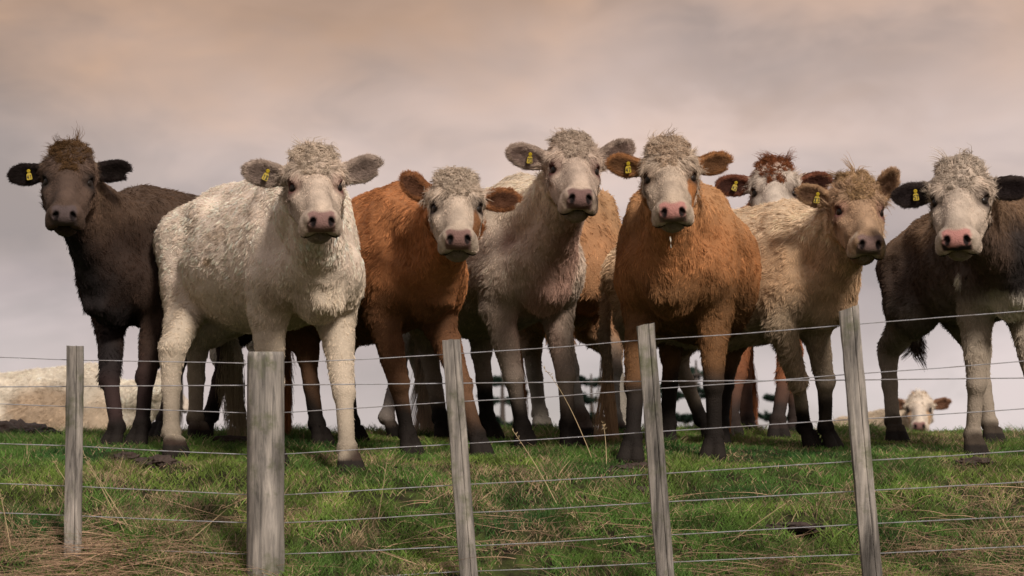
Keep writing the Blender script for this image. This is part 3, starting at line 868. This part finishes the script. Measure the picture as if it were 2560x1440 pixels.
if True:   # orange
    make_cow('cow', 'orange brown cow with a frowning white face and one raised ear', 1082, 13.35, 33, s=.93, w=1.08, fl=.98, fw=.97,
        head=(1142, 521, 12.8, 2, 33, 0), feet=((1018, 13.45), (1192, 13.35), (797, 13.9), (884, 14.3)), hs=1.0,
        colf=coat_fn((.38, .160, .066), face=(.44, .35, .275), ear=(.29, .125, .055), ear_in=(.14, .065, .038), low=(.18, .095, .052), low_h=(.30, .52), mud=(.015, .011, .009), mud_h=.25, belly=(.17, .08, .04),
                     pad=(.19, .11, .095), rim=(.035, .022, .018), tuft=(.50, .40, .31), cheek=(((.29, .080, -.10), (.12, .036, .07), (.20, .09, .04)),), face_edge=.01, seed=3),
        nhair=85000, ears=((42, 15), (4, 0)), ear_len=.93, tagged=False, seed=3)
if True:   # pale pinkish
    make_cow('cow', 'pale pinkish grey cow holding its head highest of the herd', 1366, 13.75, 25, s=.96, w=1.1, fl=1.04, fw=.96,
        head=(1437, 426, 13.2, 5, 30, -2), feet=((1306, 13.9), (1420, 13.85), (1105, 14.7), (1222, 14.6)), hs=1.02,
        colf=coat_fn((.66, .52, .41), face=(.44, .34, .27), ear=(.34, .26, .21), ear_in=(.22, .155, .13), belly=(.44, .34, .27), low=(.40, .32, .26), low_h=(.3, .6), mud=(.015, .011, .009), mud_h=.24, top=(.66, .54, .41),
                     pad=(.17, .10, .09), rim=(.10, .04, .035), tuft=(.46, .36, .28), noise_amt=.2, seed=4, chest=(.42, .26, .20),
                     patches=(((-.05, -.3, 1.12), (.2, .2, .05), (.22, .16, .11)), ((.5, -.1, .92), (.1, .1, .12), (.36, .22, .17)))),
        nhair=80000, ears=((18, 0), (30, 0)), coat=1.0, notch=False, seed=4, tuft=1.15)
if True:
    r5 = make_cow('cow', 'ginger cow with white face and black muddy legs, behind the third slim fence post', 1674, 13.15, -14, s=.95, w=1.22, fw=1.02,
        head=(1676, 446, 12.7, 2.5, 36, 3), feet=((1582, 13.15), (1786, 13.3), (1668, 14.1), (1800, 14.1)), hs=.98,
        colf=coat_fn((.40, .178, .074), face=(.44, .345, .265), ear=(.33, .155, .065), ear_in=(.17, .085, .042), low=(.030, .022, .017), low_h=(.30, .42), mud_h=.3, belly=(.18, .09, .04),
                     top=(.47, .245, .115), pad=(.40, .19, .165), pad2=(.16, .11, .09), rim=(.07, .035, .02), tuft=(.48, .35, .25), cheek=(((.26, .085, -.09), (.08, .035, .06), BROWN),), seed=5),
        nhair=95000, ears=((14, 0), (14, 0)), ear_len=.88, seed=5)
    drool(r5, at(1676, 598, 12.40))
if True:
    make_cow('cow', 'red brown cow peering over the beige cow with only its white forehead showing', 1925, 15.1, 0, s=.94, w=.95,
        head=(1936, 482, 14.6, 0, 35, 0), feet=((1830, 14.9), (1945, 14.7), (1868, 15.5), (1990, 15.7)), hs=.98,
        colf=coat_fn((.24, .09, .04), face=(.46, .385, .32), ear=(.16, .06, .035), ear_in=(.06, .025, .018), low=(.12, .06, .04), mud=(.035, .024, .02), mud_h=.2, 
                     pad=(.19, .11, .095), rim=(.05, .028, .02), tuft=(.20, .07, .03), forehead=(.20, .07, .03), seed=6),
        nhair=45000, ears=((2, 0), (8, 0)), seed=6, tuft=.9)
if True:
    make_cow('cow', 'beige cow with short brown fringe, behind the tilted rightmost fence post', 2078, 13.6, 50, s=.87, w=1.08, fw=.95,
        head=(2150, 530, 13.2, 10, 35, -2), feet=((2012, 13.95), (2064, 13.95), (1655, 14.5), (1760, 14.9)), hs=1.0,
        colf=coat_fn((.54, .355, .215), face=(.33, .215, .135), cheek=(((.43, 0, -.10), (.06, .10, .08), (.46, .36, .27)),), ear=(.38, .24, .14), ear_in=(.16, .09, .055), belly=(.36, .27, .185), low=(.30, .24, .18), low_h=(.3, .6), mud=(.015, .011, .009), mud_h=.22, top=(.64, .48, .33),
                     pad=(.20, .13, .115), pad2=(.14, .10, .08), rim=(.16, .07, .06), tuft=(.36, .23, .12), noise_amt=.18, seed=7),
        nhair=90000, ears=((20, 0), (66, -20)), ear_len=.86, notch=False, coat=1.1, curl=1.5, seed=7)
if True:
    make_cow('cow', 'dark grey brown cow with broad white face cropped by the right edge', 2540, 13.2, 11, s=.93, w=.84, bel=.82, fl=1.06, fw=1.04,
        head=(2399, 503, 12.6, -3, 36, 2), feet=((2432, 13.35), (2610, 13.35), (2236, 14.3), (2478, 14.2)), hs=1.04,
        colf=coat_fn((.085, .056, .042), face=(.44, .355, .285), ear=(.045, .033, .030), ear_in=(.025, .018, .018), belly=(.17, .14, .11), low=(.34, .28, .22), low_h=(.35, .68), mud=(.06, .045, .033), mud_h=.10, top=(.19, .118, .073),
                     pad=(.42, .20, .175), pad2=(.025, .02, .018), rim=(.045, .03, .025), tuft=(.50, .41, .33), chest=(.03, .024, .022), noise_amt=.45, seed=8,
                     patches=(((.58, .0, .64), (.16, .22, .12), (.60, .54, .45)), ((.40, -.3, .80), (.045, .2, .04), (.62, .56, .46)), ((.42, -.14, .50), (.14, .12, .22), (.38, .32, .25)), ((.42, .14, .50), (.14, .10, .22), (.38, .32, .25)), ((.38, -.14, .30), (.12, .10, .05), (.07, .05, .04)))),
        nhair=90000, ears=((-6, 0), (3, 0)), ear_len=.9, notch=True, tsw=.3, seed=8)

if True:
    make_cow('cow', 'pale cow hidden behind the white and orange cows, only its legs showing', 1105, 15.2, 80, s=.94, w=.95,
        head=(1285, 660, 15.1, 70, 45, 0), feet=((966, 14.8), (1062, 15.2), (602, 15.3), (694, 15.0)), hs=.98, h=.017,
        colf=coat_fn((.56, .50, .42), face=(.5, .43, .36), ear=(.4, .34, .28), low=(.40, .34, .30), mud=(.12, .09, .07), mud_h=.08, seed=9),
        nhair=22000, tagged=False, tuftn=0, hairr=.0022, seed=9)
if True:
    make_cow('cow', 'curly tan cow hidden behind the pink grey and ginger cows', 1478, 14.9, 14, s=1.0, w=1.0,
        head=(1300, 690, 14.5, -25, 45, 0), feet=((1452, 14.75), (1534, 14.9), (1352, 15.6), (1560, 15.7)), hs=.95, h=.017,
        colf=coat_fn((.36, .185, .09), face=(.42, .3, .2), ear=(.3, .18, .1), top=(.43, .25, .13), low=(.36, .32, .27), low_h=(.3, .6), mud=(.14, .10, .08), mud_h=.10, seed=10),
        nhair=30000, tagged=False, tuftn=0, hairr=.002, coat=1.3, curl=1.6, seed=10)
if True:
    make_cow('cow', 'cream cow down beyond the crest at the left edge, its feet out of sight', 310, 24, 84, s=1.0, w=1.05,
        head=(415, 975, 23.9, 150, 20, 0), feet=((255, 24.1), (275, 23.8), (-60, 24.2), (-30, 23.8)), hs=1.0, h=.020,
        colf=coat_fn((.68, .60, .49), face=(.5, .43, .36), ear=(.4, .34, .28), low=(.40, .34, .30), noise_amt=.3, seed=11, patches=(((.0, -.3, .9), (.3, .3, .25), (.40, .30, .21)), ((.45, -.2, .8), (.15, .3, .3), (.42, .33, .24)))),
        nhair=45000, tagged=False, tuftn=0, hairr=.0020, coat=1.5, seed=11, group='cattle beyond the crest')
if True:
    make_cow('cow', 'small distant cream cow face peeping over the crest between the grey cow legs', 2292, 28, 32, s=.95, w=1.0,
        head=(2298, 1026, 27.2, 0, 32, 0), feet=((2265, 27.9), (2305, 27.9), (2160, 28.9), (2190, 28.9)), hs=1.0, h=.018,
        colf=coat_fn((.54, .43, .31), face=(.56, .47, .38), ear=(.24, .13, .08), ear_in=(.16, .08, .05), low=(.40, .34, .30), pad=(.22, .12, .11), tuft=(.45, .3, .18), seed=12,
                     cheek=(((.26, .085, -.09), (.1, .035, .06), (.42, .28, .17)), ((.26, -.085, -.09), (.1, .035, .06), (.42, .28, .17)))),
        nhair=22000, tagged=False, tuftn=200, hairr=.0026, seed=12, group='cattle beyond the crest')

# ------------------------------------------------------------------ fence
POST_PX = [-300, 187, 665, 1130, 1612, 2122, 2660]
POST_D = [11.95, 11.7, 11.5, 11.4, 11.2, 11.0, 10.75]
def fence_d(px): return 1.0 / np.interp(px, POST_PX, 1.0 / np.array(POST_D))
def wood_mat():
    m = mat('weathered_wood', rough=.85, spec=.15)
    nt = m.node_tree; b = nt.nodes['Principled BSDF']; L = nt.links.new
    t = nt.nodes.new('ShaderNodeTexCoord')
    mp_ = nt.nodes.new('ShaderNodeMapping'); mp_.inputs['Scale'].default_value = (34, 34, 2.6); L(t.outputs['Object'], mp_.inputs[0])
    n = nt.nodes.new('ShaderNodeTexNoise'); n.inputs['Scale'].default_value = 1.0; n.inputs['Detail'].default_value = 9; n.inputs['Roughness'].default_value = .72; n.inputs['Distortion'].default_value = 1.1
    L(mp_.outputs[0], n.inputs['Vector'])
    r = nt.nodes.new('ShaderNodeValToRGB'); r.color_ramp.elements[0].position = .30; r.color_ramp.elements[0].color = (.018, .016, .014, 1)
    r.color_ramp.elements[1].position = .70; r.color_ramp.elements[1].color = (.37, .33, .29, 1)
    e = r.color_ramp.elements.new(.45); e.color = (.17, .155, .14, 1)
    L(n.outputs[0], r.inputs[0])
    n2 = nt.nodes.new('ShaderNodeTexNoise'); n2.inputs['Scale'].default_value = 6; n2.inputs['Detail'].default_value = 6; n2.inputs['Roughness'].default_value = .7
    L(t.outputs['Object'], n2.inputs['Vector'])
    r2 = nt.nodes.new('ShaderNodeValToRGB'); r2.color_ramp.elements[0].position = .52; r2.color_ramp.elements[1].position = .68
    L(n2.outputs[0], r2.inputs[0])
    mx = nt.nodes.new('ShaderNodeMix'); mx.data_type = 'RGBA'; L(r2.outputs[0], mx.inputs[0]); L(r.outputs[0], mx.inputs[6]); mx.inputs[7].default_value = (.10, .105, .06, 1)
    mp3 = nt.nodes.new('ShaderNodeMapping'); mp3.inputs['Location'].default_value = (4, 2, 1); mp3.inputs['Scale'].default_value = (14, 14, 3.5); L(t.outputs['Object'], mp3.inputs[0])
    n3 = nt.nodes.new('ShaderNodeTexNoise'); n3.inputs['Scale'].default_value = 1; n3.inputs['Detail'].default_value = 5
    L(mp3.outputs[0], n3.inputs['Vector'])
    mr = nt.nodes.new('ShaderNodeMapRange'); mr.inputs['From Min'].default_value = .3; mr.inputs['From Max'].default_value = .7; mr.inputs['To Min'].default_value = .45; mr.inputs['To Max'].default_value = 1.45
    L(n3.outputs[0], mr.inputs[0])
    vm = nt.nodes.new('ShaderNodeVectorMath'); vm.operation = 'SCALE'; L(mx.outputs[2], vm.inputs[0]); L(mr.outputs[0], vm.inputs['Scale'])
    L(vm.outputs[0], b.inputs['Base Color'])
    bp = nt.nodes.new('ShaderNodeBump'); bp.inputs['Strength'].default_value = .9; bp.inputs['Distance'].default_value = .004
    L(n.outputs[0], bp.inputs['Height']); L(bp.outputs[0], b.inputs['Normal'])
    return m
WOOD = wood_mat()
def zinc_mat():
    m = mat('galvanised_wire', (.4, .4, .42), rough=.5, spec=.5)
    nt = m.node_tree; b = nt.nodes['Principled BSDF']; b.inputs['Metallic'].default_value = .45
    t = nt.nodes.new('ShaderNodeTexCoord'); n = nt.nodes.new('ShaderNodeTexNoise'); n.inputs['Scale'].default_value = 30; n.inputs['Detail'].default_value = 3
    r = nt.nodes.new('ShaderNodeValToRGB'); r.color_ramp.elements[0].position = .35; r.color_ramp.elements[0].color = (.30, .28, .28, 1); r.color_ramp.elements[1].position = .6; r.color_ramp.elements[1].color = (.42, .42, .45, 1)
    nt.links.new(t.outputs['Object'], n.inputs[0]); nt.links.new(n.outputs[0], r.inputs[0]); nt.links.new(r.outputs[0], b.inputs['Base Color'])
    return m
ZINC = zinc_mat()
def split_post(parent, px_top, row_top, px_bot, d, width, seed, twist=0.0, slant=0.0, label=None):
    """sawn half-round stake: wide left face, a drying crack, narrow right face"""
    top = at(px_top, row_top, d); bot = at(px_bot, 1440, d - .01)
    k = (g1(bot[0], bot[1]) - .25 - top[2]) / (bot[2] - top[2]); bot = top + (bot - top) * k
    hw = width / 2
    sec = [(-hw, .012), (-hw * .93, -hw * .42), (-hw * .55, -hw * .62), (-hw * .1, -hw * .72), (hw * .16, -hw * .76), (hw * .235, -hw * .74), (hw * .26, -hw * .34), (hw * .30, -hw * .72),
           (hw * .42, -hw * .76), (hw * .72, -hw * .58), (hw * .95, -hw * .28), (hw, .010), (hw * .9, hw * .55), (hw * .3, hw * .8), (-hw * .4, hw * .8), (-hw * .9, hw * .5)]
    n = 46; V = []; ns = len(sec)
    r_ = np.random.default_rng(seed)
    ax = unit(top - bot); X = np.array([1.0, 0, 0]); X = unit(X - (X @ ax) * ax); Y = np.cross(ax, X)
    H = np.linalg.norm(top - bot)
    for i in range(n):
        t = i / (n - 1); c = bot + (top - bot) * t
        for j, (a, b_) in enumerate(sec):
            P = np.array([[j * .7, t * 9, seed]])
            q = 1 + .035 * noise(P, 1.0, seed)[0] + .03 * noise(P * np.array([1, 3, 1]), 1.0, seed + 3)[0]
            crack = 1.0
            if j == 6: b_ = b_ + hw * .25 * noise(np.array([[t * 5, 0, seed]]), 1.0, 7)[0]
            z = 0
            if i == n - 1: z = slant * a + .003 * noise(P, 3.0, 9)[0]
            V.append(c + X * a * q + Y * b_ * q + ax * z)
    Fc = [(i * ns + j, i * ns + (j + 1) % ns, (i + 1) * ns + (j + 1) % ns, (i + 1) * ns + j) for i in range(n - 1) for j in range(ns)]
    tc_ = len(V); V.append(np.mean(V[(n - 1) * ns:], axis=0))
    Fc += [((n - 1) * ns + j, (n - 1) * ns + (j + 1) % ns, tc_) for j in range(ns)]
    V = [v - FO for v in V]
    o = mesh_obj('fence_post', V, Fc, WOOD, parent, smooth=False)
    if label: o['label'] = label
    return o
if True:
    fb = at(665, 1300, 11.5); FO = np.array([fb[0], fb[1], g1(fb[0], fb[1])])
    fence = empty('wire_fence', tuple(FO))
    tag(fence, 'stock fence of grey wooden posts and eight strained wires in front of the cattle', 'fence')
    # round strainer post
    top = at(664.5, 879, 11.5); bot = at(663.5, 1440, 11.5); k = (g1(bot[0], bot[1]) - .3 - top[2]) / (bot[2] - top[2]); bot = top + (bot - top) * k
    V = []; n, ns = 60, 28
    for i in range(n):
        t = i / (n - 1); c = bot + (top - bot) * t; r0 = .071 + .003 * (1 - t)
        if i >= n - 2: r0 -= .004 * (i - n + 2)
        for j in range(ns):
            w_ = 2 * math.pi * j / ns
            P = np.array([[math.cos(w_) * 1.5, math.sin(w_) * 1.5, t * 5]])
            q = 1 + .022 * noise(P, 1.2, 5)[0] + .018 * noise(P * np.array([3, 3, 1]), 1.5, 8)[0]
            V.append(c + r0 * q * np.array([math.cos(w_), math.sin(w_), 0]) + np.array([0, 0, -.012 * math.cos(w_) * 0 + (.004 * math.sin(w_) if i == n - 1 else 0)]) - FO)
    Fc = [(i * ns + j, i * ns + (j + 1) % ns, (i + 1) * ns + (j + 1) % ns, (i + 1) * ns + j) for i in range(n - 1) for j in range(ns)]
    tc_ = len(V); V.append(np.mean(V[(n - 1) * ns:], axis=0)); Fc += [((n - 1) * ns + j, (n - 1) * ns + (j + 1) % ns, tc_) for j in range(ns)]
    o = mesh_obj('strainer_post', V, Fc, WOOD, fence); o['label'] = 'thick round strainer post'
    split_post(fence, 187.5, 866, 181, 11.7, .068, 2, label='upright slim post at the far left')
    split_post(fence, 1127, 850, 1172, 11.4, .070, 4, slant=.0)
    split_post(fence, 1614, 812, 1664, 11.2, .068, 5, slant=.1, label='slim post leaning to the left with a pale right side')
    split_post(fence, 2122, 771, 2182, 11.0, .074, 8, slant=.25, label='slim post with its top cut at a slant')
    split_post(fence, -300, 880, -305, 11.95, .07, 9); split_post(fence, 2655, 735, 2720, 10.75, .07, 11)
    wires = [
        [(-300, 884), (0, 893), (187, 900), (620, 908), (665, 909), (710, 906), (900, 899), (1130, 885), (1400, 868), (1612, 850), (1860, 834), (2122, 812), (2350, 794), (2560, 778), (2660, 770)],
        [(-300, 971), (0, 967), (187, 966), (665, 963), (1130, 958.5), (1612, 953.5), (2122, 950), (2560, 945), (2660, 943)],
        [(-300, 1000), (0, 1010), (187, 1017), (400, 1025), (665, 1034), (850, 1023), (1130, 1005), (1380, 992), (1612, 974), (1860, 957), (2122, 936), (2350, 920), (2560, 903), (2660, 896)],
        [(-300, 1098), (0, 1109), (187, 1115), (400, 1127), (665, 1138), (850, 1127), (1130, 1111), (1380, 1097), (1612, 1081), (1860, 1066), (2122, 1049), (2350, 1036), (2560, 1022), (2660, 1014)],
        [(-300, 1200), (0, 1209), (187, 1216), (400, 1226), (665, 1239), (850, 1230), (1130, 1213), (1380, 1201), (1612, 1187), (1860, 1171), (2122, 1154), (2350, 1141), (2560, 1127), (2660, 1120)],
        [(-300, 1272), (0, 1282), (187, 1289), (400, 1299), (665, 1309), (850, 1301), (1130, 1284), (1380, 1272), (1612, 1258), (1860, 1244), (2122, 1229), (2350, 1217), (2560, 1205), (2660, 1198)],
        [(-300, 1352), (0, 1360), (187, 1369), (400, 1377), (665, 1387), (850, 1380), (1130, 1367), (1380, 1355), (1612, 1341), (1860, 1327), (2122, 1312), (2350, 1301), (2560, 1291), (2660, 1285)],
        [(-300, 1430), (0, 1437), (187, 1443), (665, 1456), (850, 1447), (1130, 1430), (1380, 1421), (1612, 1409), (1860, 1397), (2122, 1387), (2350, 1376), (2560, 1366), (2660, 1360)],
    ]
    for k, wr in enumerate(wires):
        a = np.array(wr, float)
        xs = np.unique(np.concatenate([np.linspace(a[0, 0], a[-1, 0], 150), a[:, 0]]))
        pth = []
        for x in xs:
            off = .045 + .045 * math.exp(-((x - 665) / 60) ** 2)
            y = np.interp(x, a[:, 0], a[:, 1])
            pth.append(at(x, y, fence_d(x) + off) - FO)
        pth = np.array(pth); pth[:, 2] += .0006 * noise(pth * 1.0, 9, k)
        V, Fc = tube(pth, .0024 if k == 1 else .0020, 6)
        w_ = mesh_obj('wire', V, Fc, ZINC, fence)
        if k == 1: w_['label'] = 'straight bright wire'

# ------------------------------------------------------------------ grass
GRASS = hair_mat('grass_blade', rough=.55, spec=.25, trans=.25)
STRAW = hair_mat('dry_straw', rough=.6, spec=.2, trans=.15)
def grass_field(name, n, x0, x1, y0, y1, hfun, cfun, m, label, K=4, r0=.0017, lean=.55, seed=0, flat=0.0, dens=None, kind='stuff', cat='grass'):
    r_ = np.random.default_rng(seed)
    X = r_.uniform(x0, x1, n); Y = r_.uniform(y0, y1, n)
    # keep to the wedge the camera can see, with room at both sides
    ok = np.abs(X) < .21 * Y + .55
    if dens is not None: ok &= r_.random(n) < dens(X, Y)
    X, Y = X[ok], Y[ok]; n = len(X)
    P = np.stack([X, Y, ground(X, Y) - .004], 1); P0 = P.copy(); P0[:, 2] = 0
    H = hfun(P0) * (.55 + .9 * r_.random(n))
    az = r_.uniform(0, 2 * math.pi, n) + 1.5 * noise(P0, 3, 51)
    ln = lean * (.3 + r_.random(n)) + flat
    d = np.stack([np.cos(az) * ln, np.sin(az) * ln, np.ones(n) * (1 - .75 * min(flat, 1))], 1); d = unit(d)
    d2 = unit(np.stack([np.cos(az) * 1.0, np.sin(az), -.25 * np.ones(n)], 1) + .3 * r_.normal(size=(n, 3)))
    ts = np.linspace(0, 1, K); pts = np.empty((n, K, 3))
    for i, t in enumerate(ts):
        pts[:, i] = P + d * (H * t)[:, None] + d2 * (H * .45 * t * t * (.4 + r_.random(n) * 0 + ln))[:, None]
    rad = r0 * (1 - .8 * ts ** 1.3)[None, :] * (.7 + .6 * r_.random((n, 1)))
    C = cfun(P0, r_) * (.7 + .6 * r_.random((n, 1)))
    o = curves_obj(name, pts, rad, np.clip(C, 0, .8), m)
    tag(o, label, kind=kind)
    return o
def deadness(P):
    near = 1 - ss(11.6, 13.1, P[:, 1])
    return np.clip(.5 + 1.0 * fbm(P, 1.5, 71, 3) + .9 * noise(P, 7, 75) - .42 + .42 * near, 0, 1)
def grass_col(P, r_):
    n = len(P); d = deadness(P)
    g = np.tile(np.array([.092, .175, .034]), (n, 1)); g = mix(g, (.165, .24, .045), ss(-.2, .6, noise(P, 3, 77))); g = mix(g, (.038, .105, .024), ss(.1, .8, noise(P, 2.1, 78)))
    pk = (r_.random(n) < .10 + .55 * d ** 1.3)
    s_ = np.array([.34, .25, .15]) * (.5 + .9 * r_.random((n, 1)))
    return np.where(pk[:, None], s_, g) * (1 + .45 * noise(P, 11, 79) + .25 * noise(P, 27, 80))[:, None]
def grass_h(P):
    near = 1 - ss(11.8, 13.0, P[:, 1])
    h = .022 + .018 * (noise(P, 2.3, 81) + 1) * .5 + .045 * ss(.1, .9, noise(P, 5.5, 83)) + .020 * near
    return .80 * h * (1 - .35 * ss(.3, .9, noise(P, 1.2, 85)))
def grass_dens(X, Y):
    P = np.stack([X, Y, 0 * X], 1)
    b = ss(.38, .60, fbm(P, 3.4, 91, 3) + .12 * ss(13, 12, Y))
    return (1 - .93 * b) * (1 - .8 * near_clod(X, Y))
if True:
    grass_field('pasture_grass', 450000, -4.2, 4.2, 9.9, 17.2, grass_h, grass_col, GRASS, 'short green pasture grass mixed with dead blades', dens=grass_dens, seed=1)
    # dry matted straw low at both corners
    def straw_dens(X, Y):
        px = 1280 + X / Y * F
        left = ss(760, 200, px) * ss(12.0, 11.6, Y)
        right = ss(2050, 2450, px) * ss(11.9, 11.3, Y)
        mid = .16 * ss(12.6, 11.6, Y)
        P = np.stack([X, Y, 0 * X], 1)
        return np.clip(np.maximum(left, right) * (.15 + .75 * ss(-.2, .4, noise(P, 5, 95))) + mid * ss(.0, .5, noise(P, 3, 96)), 0, 1)
    grass_field('dead_grass', 90000, -3.2, 3.2, 10.2, 12.8, lambda P: .14 + .06 * noise(P, 4, 97), lambda P, r_: np.array([.50, .35, .24]) * (.35 + .75 * r_.random((len(P), 1))) * np.array([1, .95 + 0, .9]), STRAW,
                'matted dry straw lying along the fence line', K=6, r0=.0016, lean=1.0, flat=.8, seed=3, dens=straw_dens)
    grass_field('crest_grass', 9000, -3.6, 3.6, 15.3, 16.6, lambda P: .045 + .02 * noise(P, 3, 99), grass_col, GRASS, 'taller wispy grass blades along the crest against the sky', K=5, r0=.0012, lean=.5, seed=5)
    def hit(px, row):
        ds = np.arange(10.0, 16.0, .01); P = np.array([at(px, row, q) for q in ds])
        k = np.nonzero(P[:, 2] < ground(P[:, 0], P[:, 1]))[0]
        return float(ds[k[0]]) if len(k) else 13.5
    # single tall dry stems that stand out
    stems = [((208, 1132), (272, 1240), (342, 1348), 'two metre right of', 'long thin dry stem leaning down right of the far left post'),
             ((216, 1155), (262, 1235), (312, 1335), '', 'shorter dry stem beside the longest one near the far left post'),
             ((134, 1153), (160, 1195), (192, 1238), '', 'short dry stem crossing the left side of the far left post'),
             ((0, 1232), (14, 1300), (30, 1392), '', 'dry stem at the extreme left edge of the grass'),
             ((605, 1240), (535, 1300), (440, 1382), '', 'thick straw stalk leaning towards the round strainer post'),
             ((1283, 1078), (1340, 1165), (1394, 1264), '', 'dry stem slanting below the pale grey cow front hoof'),
             ((1362, 923), (1420, 1010), (1482, 1152), '', 'tall dry stem crossing in front of the pale grey cow shins'),
             ((1508, 1060), (1514, 1105), (1516, 1168), '', 'upright dry stem left of the third slim post'),
             ((971, 1130), (958, 1215), (945, 1300), '', 'faint pale stem below the orange cow front hoof'),
             ((1976, 1250), (1890, 1310), (1812, 1366), '', 'pale stalk lying aslant between the two rightmost posts'),
             ((2487, 1236), (2520, 1322), (2575, 1350), '', 'bent reddish stem near the bottom right corner')]
    for i, (a, b_, c_, _, lab) in enumerate(stems):
        low = a if a[1] > c_[1] else c_; hi = c_ if low is a else a
        dd = hit(*low); pa, pb, pc = at(*hi, dd + .05), at(*b_, dd + .03), at(*low, dd)
        t = np.linspace(0, 1, 18)[:, None]; cm = 2 * pb - .5 * (pa + pc)
        path = (1 - t) ** 2 * pc + 2 * t * (1 - t) * cm + t * t * pa
        O = path[0].copy()
        V, Fc = tube(path - O, np.linspace(.0021, .0010, len(path)), 5)
        m_ = STEM if 'STEM' in globals() else None
        if m_ is None: STEM = m_ = mat('dry_stem', (.40, .30, .17), rough=.6)
        st = empty('dry_grass_stem', tuple(O)); tag(st, lab, 'grass stem', 'tall dry stems along the fence')
        mesh_obj('stem', V, Fc, m_, st)
        # seed head: little branchlets at the tip
        r_ = np.random.default_rng(200 + i); VV, FF = [], []
        for q in range(7):
            p_ = path[-1 - q // 2] - O; dv = unit(path[-1] - path[-3] + .9 * r_.normal(size=3) * np.linalg.norm(path[-1] - path[-3])) * .018
            v1, f1 = tube(np.array([p_, p_ + dv * .5, p_ + dv + np.array([0, 0, -.002])]), [.0009, .0015, .0005], 4)
            k0 = len(VV); VV += v1; FF += [tuple(z + k0 for z in q2) for q2 in f1]
        mesh_obj('seed_head', VV, FF, m_, st)

# ------------------------------------------------------------------ trampled clods of mud
MUD = mat_attr('wet_mud', rough=.7, spec=.3, nscale=18, namt=.4, bump=.8, bscale=70)
def clod(px, d, rx, ry, hgt, label, seed):
    c = at(px, 1200, d); z = g1(c[0], c[1])
    bm = bmesh.new(); bmesh.ops.create_icosphere(bm, subdivisions=5, radius=1.0)
    V = np.array([v.co[:] for v in bm.verts]); Fc = [tuple(v.index for v in f_.verts) for f_ in bm.faces]; bm.free()
    q = 1 + .35 * noise(V + seed * 3.1, 1.6, seed)[:, None] + .28 * noise(V + seed, 4.5, seed + 1)[:, None] + .12 * noise(V, 11, seed + 2)[:, None]
    V = V * q * np.array([rx, ry, hgt]); V[:, 2] -= .15 * hgt
    o = mesh_obj('mud_clod', V, Fc, MUD, None, colors=np.tile(np.array([.045, .030, .024]), (len(V), 1)))
    o.location = (c[0], c[1], z); tag(o, label, 'mud', 'clods of trampled mud on the turf')
if True:
    for c_ in CLODS: clod(*c_)

# ------------------------------------------------------------------ conifers beyond the crest
NEEDLE = hair_mat('conifer_needles', rough=.6, spec=.2)
BARK = mat('conifer_bark', (.05, .04, .035), rough=.9)
def conifer(px, row_top, d, width, label, seed):
    r_ = np.random.default_rng(seed)
    top = at(px, row_top, d); gz = g1(top[0], top[1]); H = top[2] - gz
    root = empty('conifer_tree', (top[0], top[1], gz)); tag(root, label, 'tree', 'conifers beyond the crest')
    V, Fc = tube(np.array([[0, 0, -.2], [.02, 0, H * .5], [0, .02, H]]), [.11, .07, .012], 10)
    mesh_obj('trunk', V, Fc, BARK, root)
    Vb, Fb, NP, NC = [], [], [], []
    z = H * .12
    while z < H * .98:
        t = z / H; L = width * .5 * (1 - t) ** .7 + .12
        for k in range(6):
            a = r_.uniform(0, 6.283); l = L * (.75 + .5 * r_.random())
            u = np.linspace(0, 1, 7)
            rr_ = np.stack([np.cos(a) * l * u, np.sin(a) * l * u, z - .28 * l * u + .50 * l * u ** 2.2], 1)
            rr_ += .02 * r_.normal(size=rr_.shape)
            v1, f1 = tube(rr_, np.linspace(.014, .004, 7), 5); k0 = len(Vb); Vb += v1; Fb += [tuple(q + k0 for q in f_) for f_ in f1]
            axes = [(rr_, 1.0)]
            for sidek in range(5):                     # side shoots
                w0 = .3 + .65 * r_.random(); p = rr_[0] + (rr_[-1] - rr_[0]) * w0; p[2] = np.interp(w0, u, rr_[:, 2])
                a2 = a + r_.choice([-1, 1]) * r_.uniform(.5, 1.0); l2 = l * .35 * (1.1 - w0 * .5)
                rr2 = np.stack([p[0] + np.cos(a2) * l2 * u, p[1] + np.sin(a2) * l2 * u, p[2] + .12 * l2 * u], 1); axes.append((rr2, .5))
            for ax_, q in axes:
                m_ = int(230 * q); uu = .12 + .88 * r_.random(m_)
                pp = np.stack([np.interp(uu, u, ax_[:, c]) for c in range(3)], 1)
                dirn = unit((ax_[-1] - ax_[0])[None, :] * .9 / np.linalg.norm(ax_[-1] - ax_[0]) + .5 * r_.normal(size=(m_, 3)))
                NP.append(np.stack([pp, pp + dirn * .03, pp + dirn * .055], 1))
        z += .25 + .10 * r_.random()
    mesh_obj('branches', Vb, Fb, BARK, root)['kind'] = 'stuff'
    NP = np.concatenate(NP); m_ = len(NP)
    C = np.array([.016, .034, .022]) * (.6 + .8 * r_.random((m_, 1)))
    curves_obj('crown', NP, np.tile(np.array([.005, .004, .001]), (m_, 1)), C, NEEDLE, root)
if True:
    conifer(1255, 915, 42, 1.7, 'dark conifer beyond the crest between the orange and pink grey cows', 1)
    conifer(1478, 935, 44, 1.5, 'dark conifer seen low beneath the pink grey cow flank', 4)
    conifer(1740, 900, 40, 2.6, 'widest dark conifer behind the ginger cow front legs', 2)
    conifer(1950, 985, 46, 1.6, 'small conifer top seen under the beige cow belly', 3)
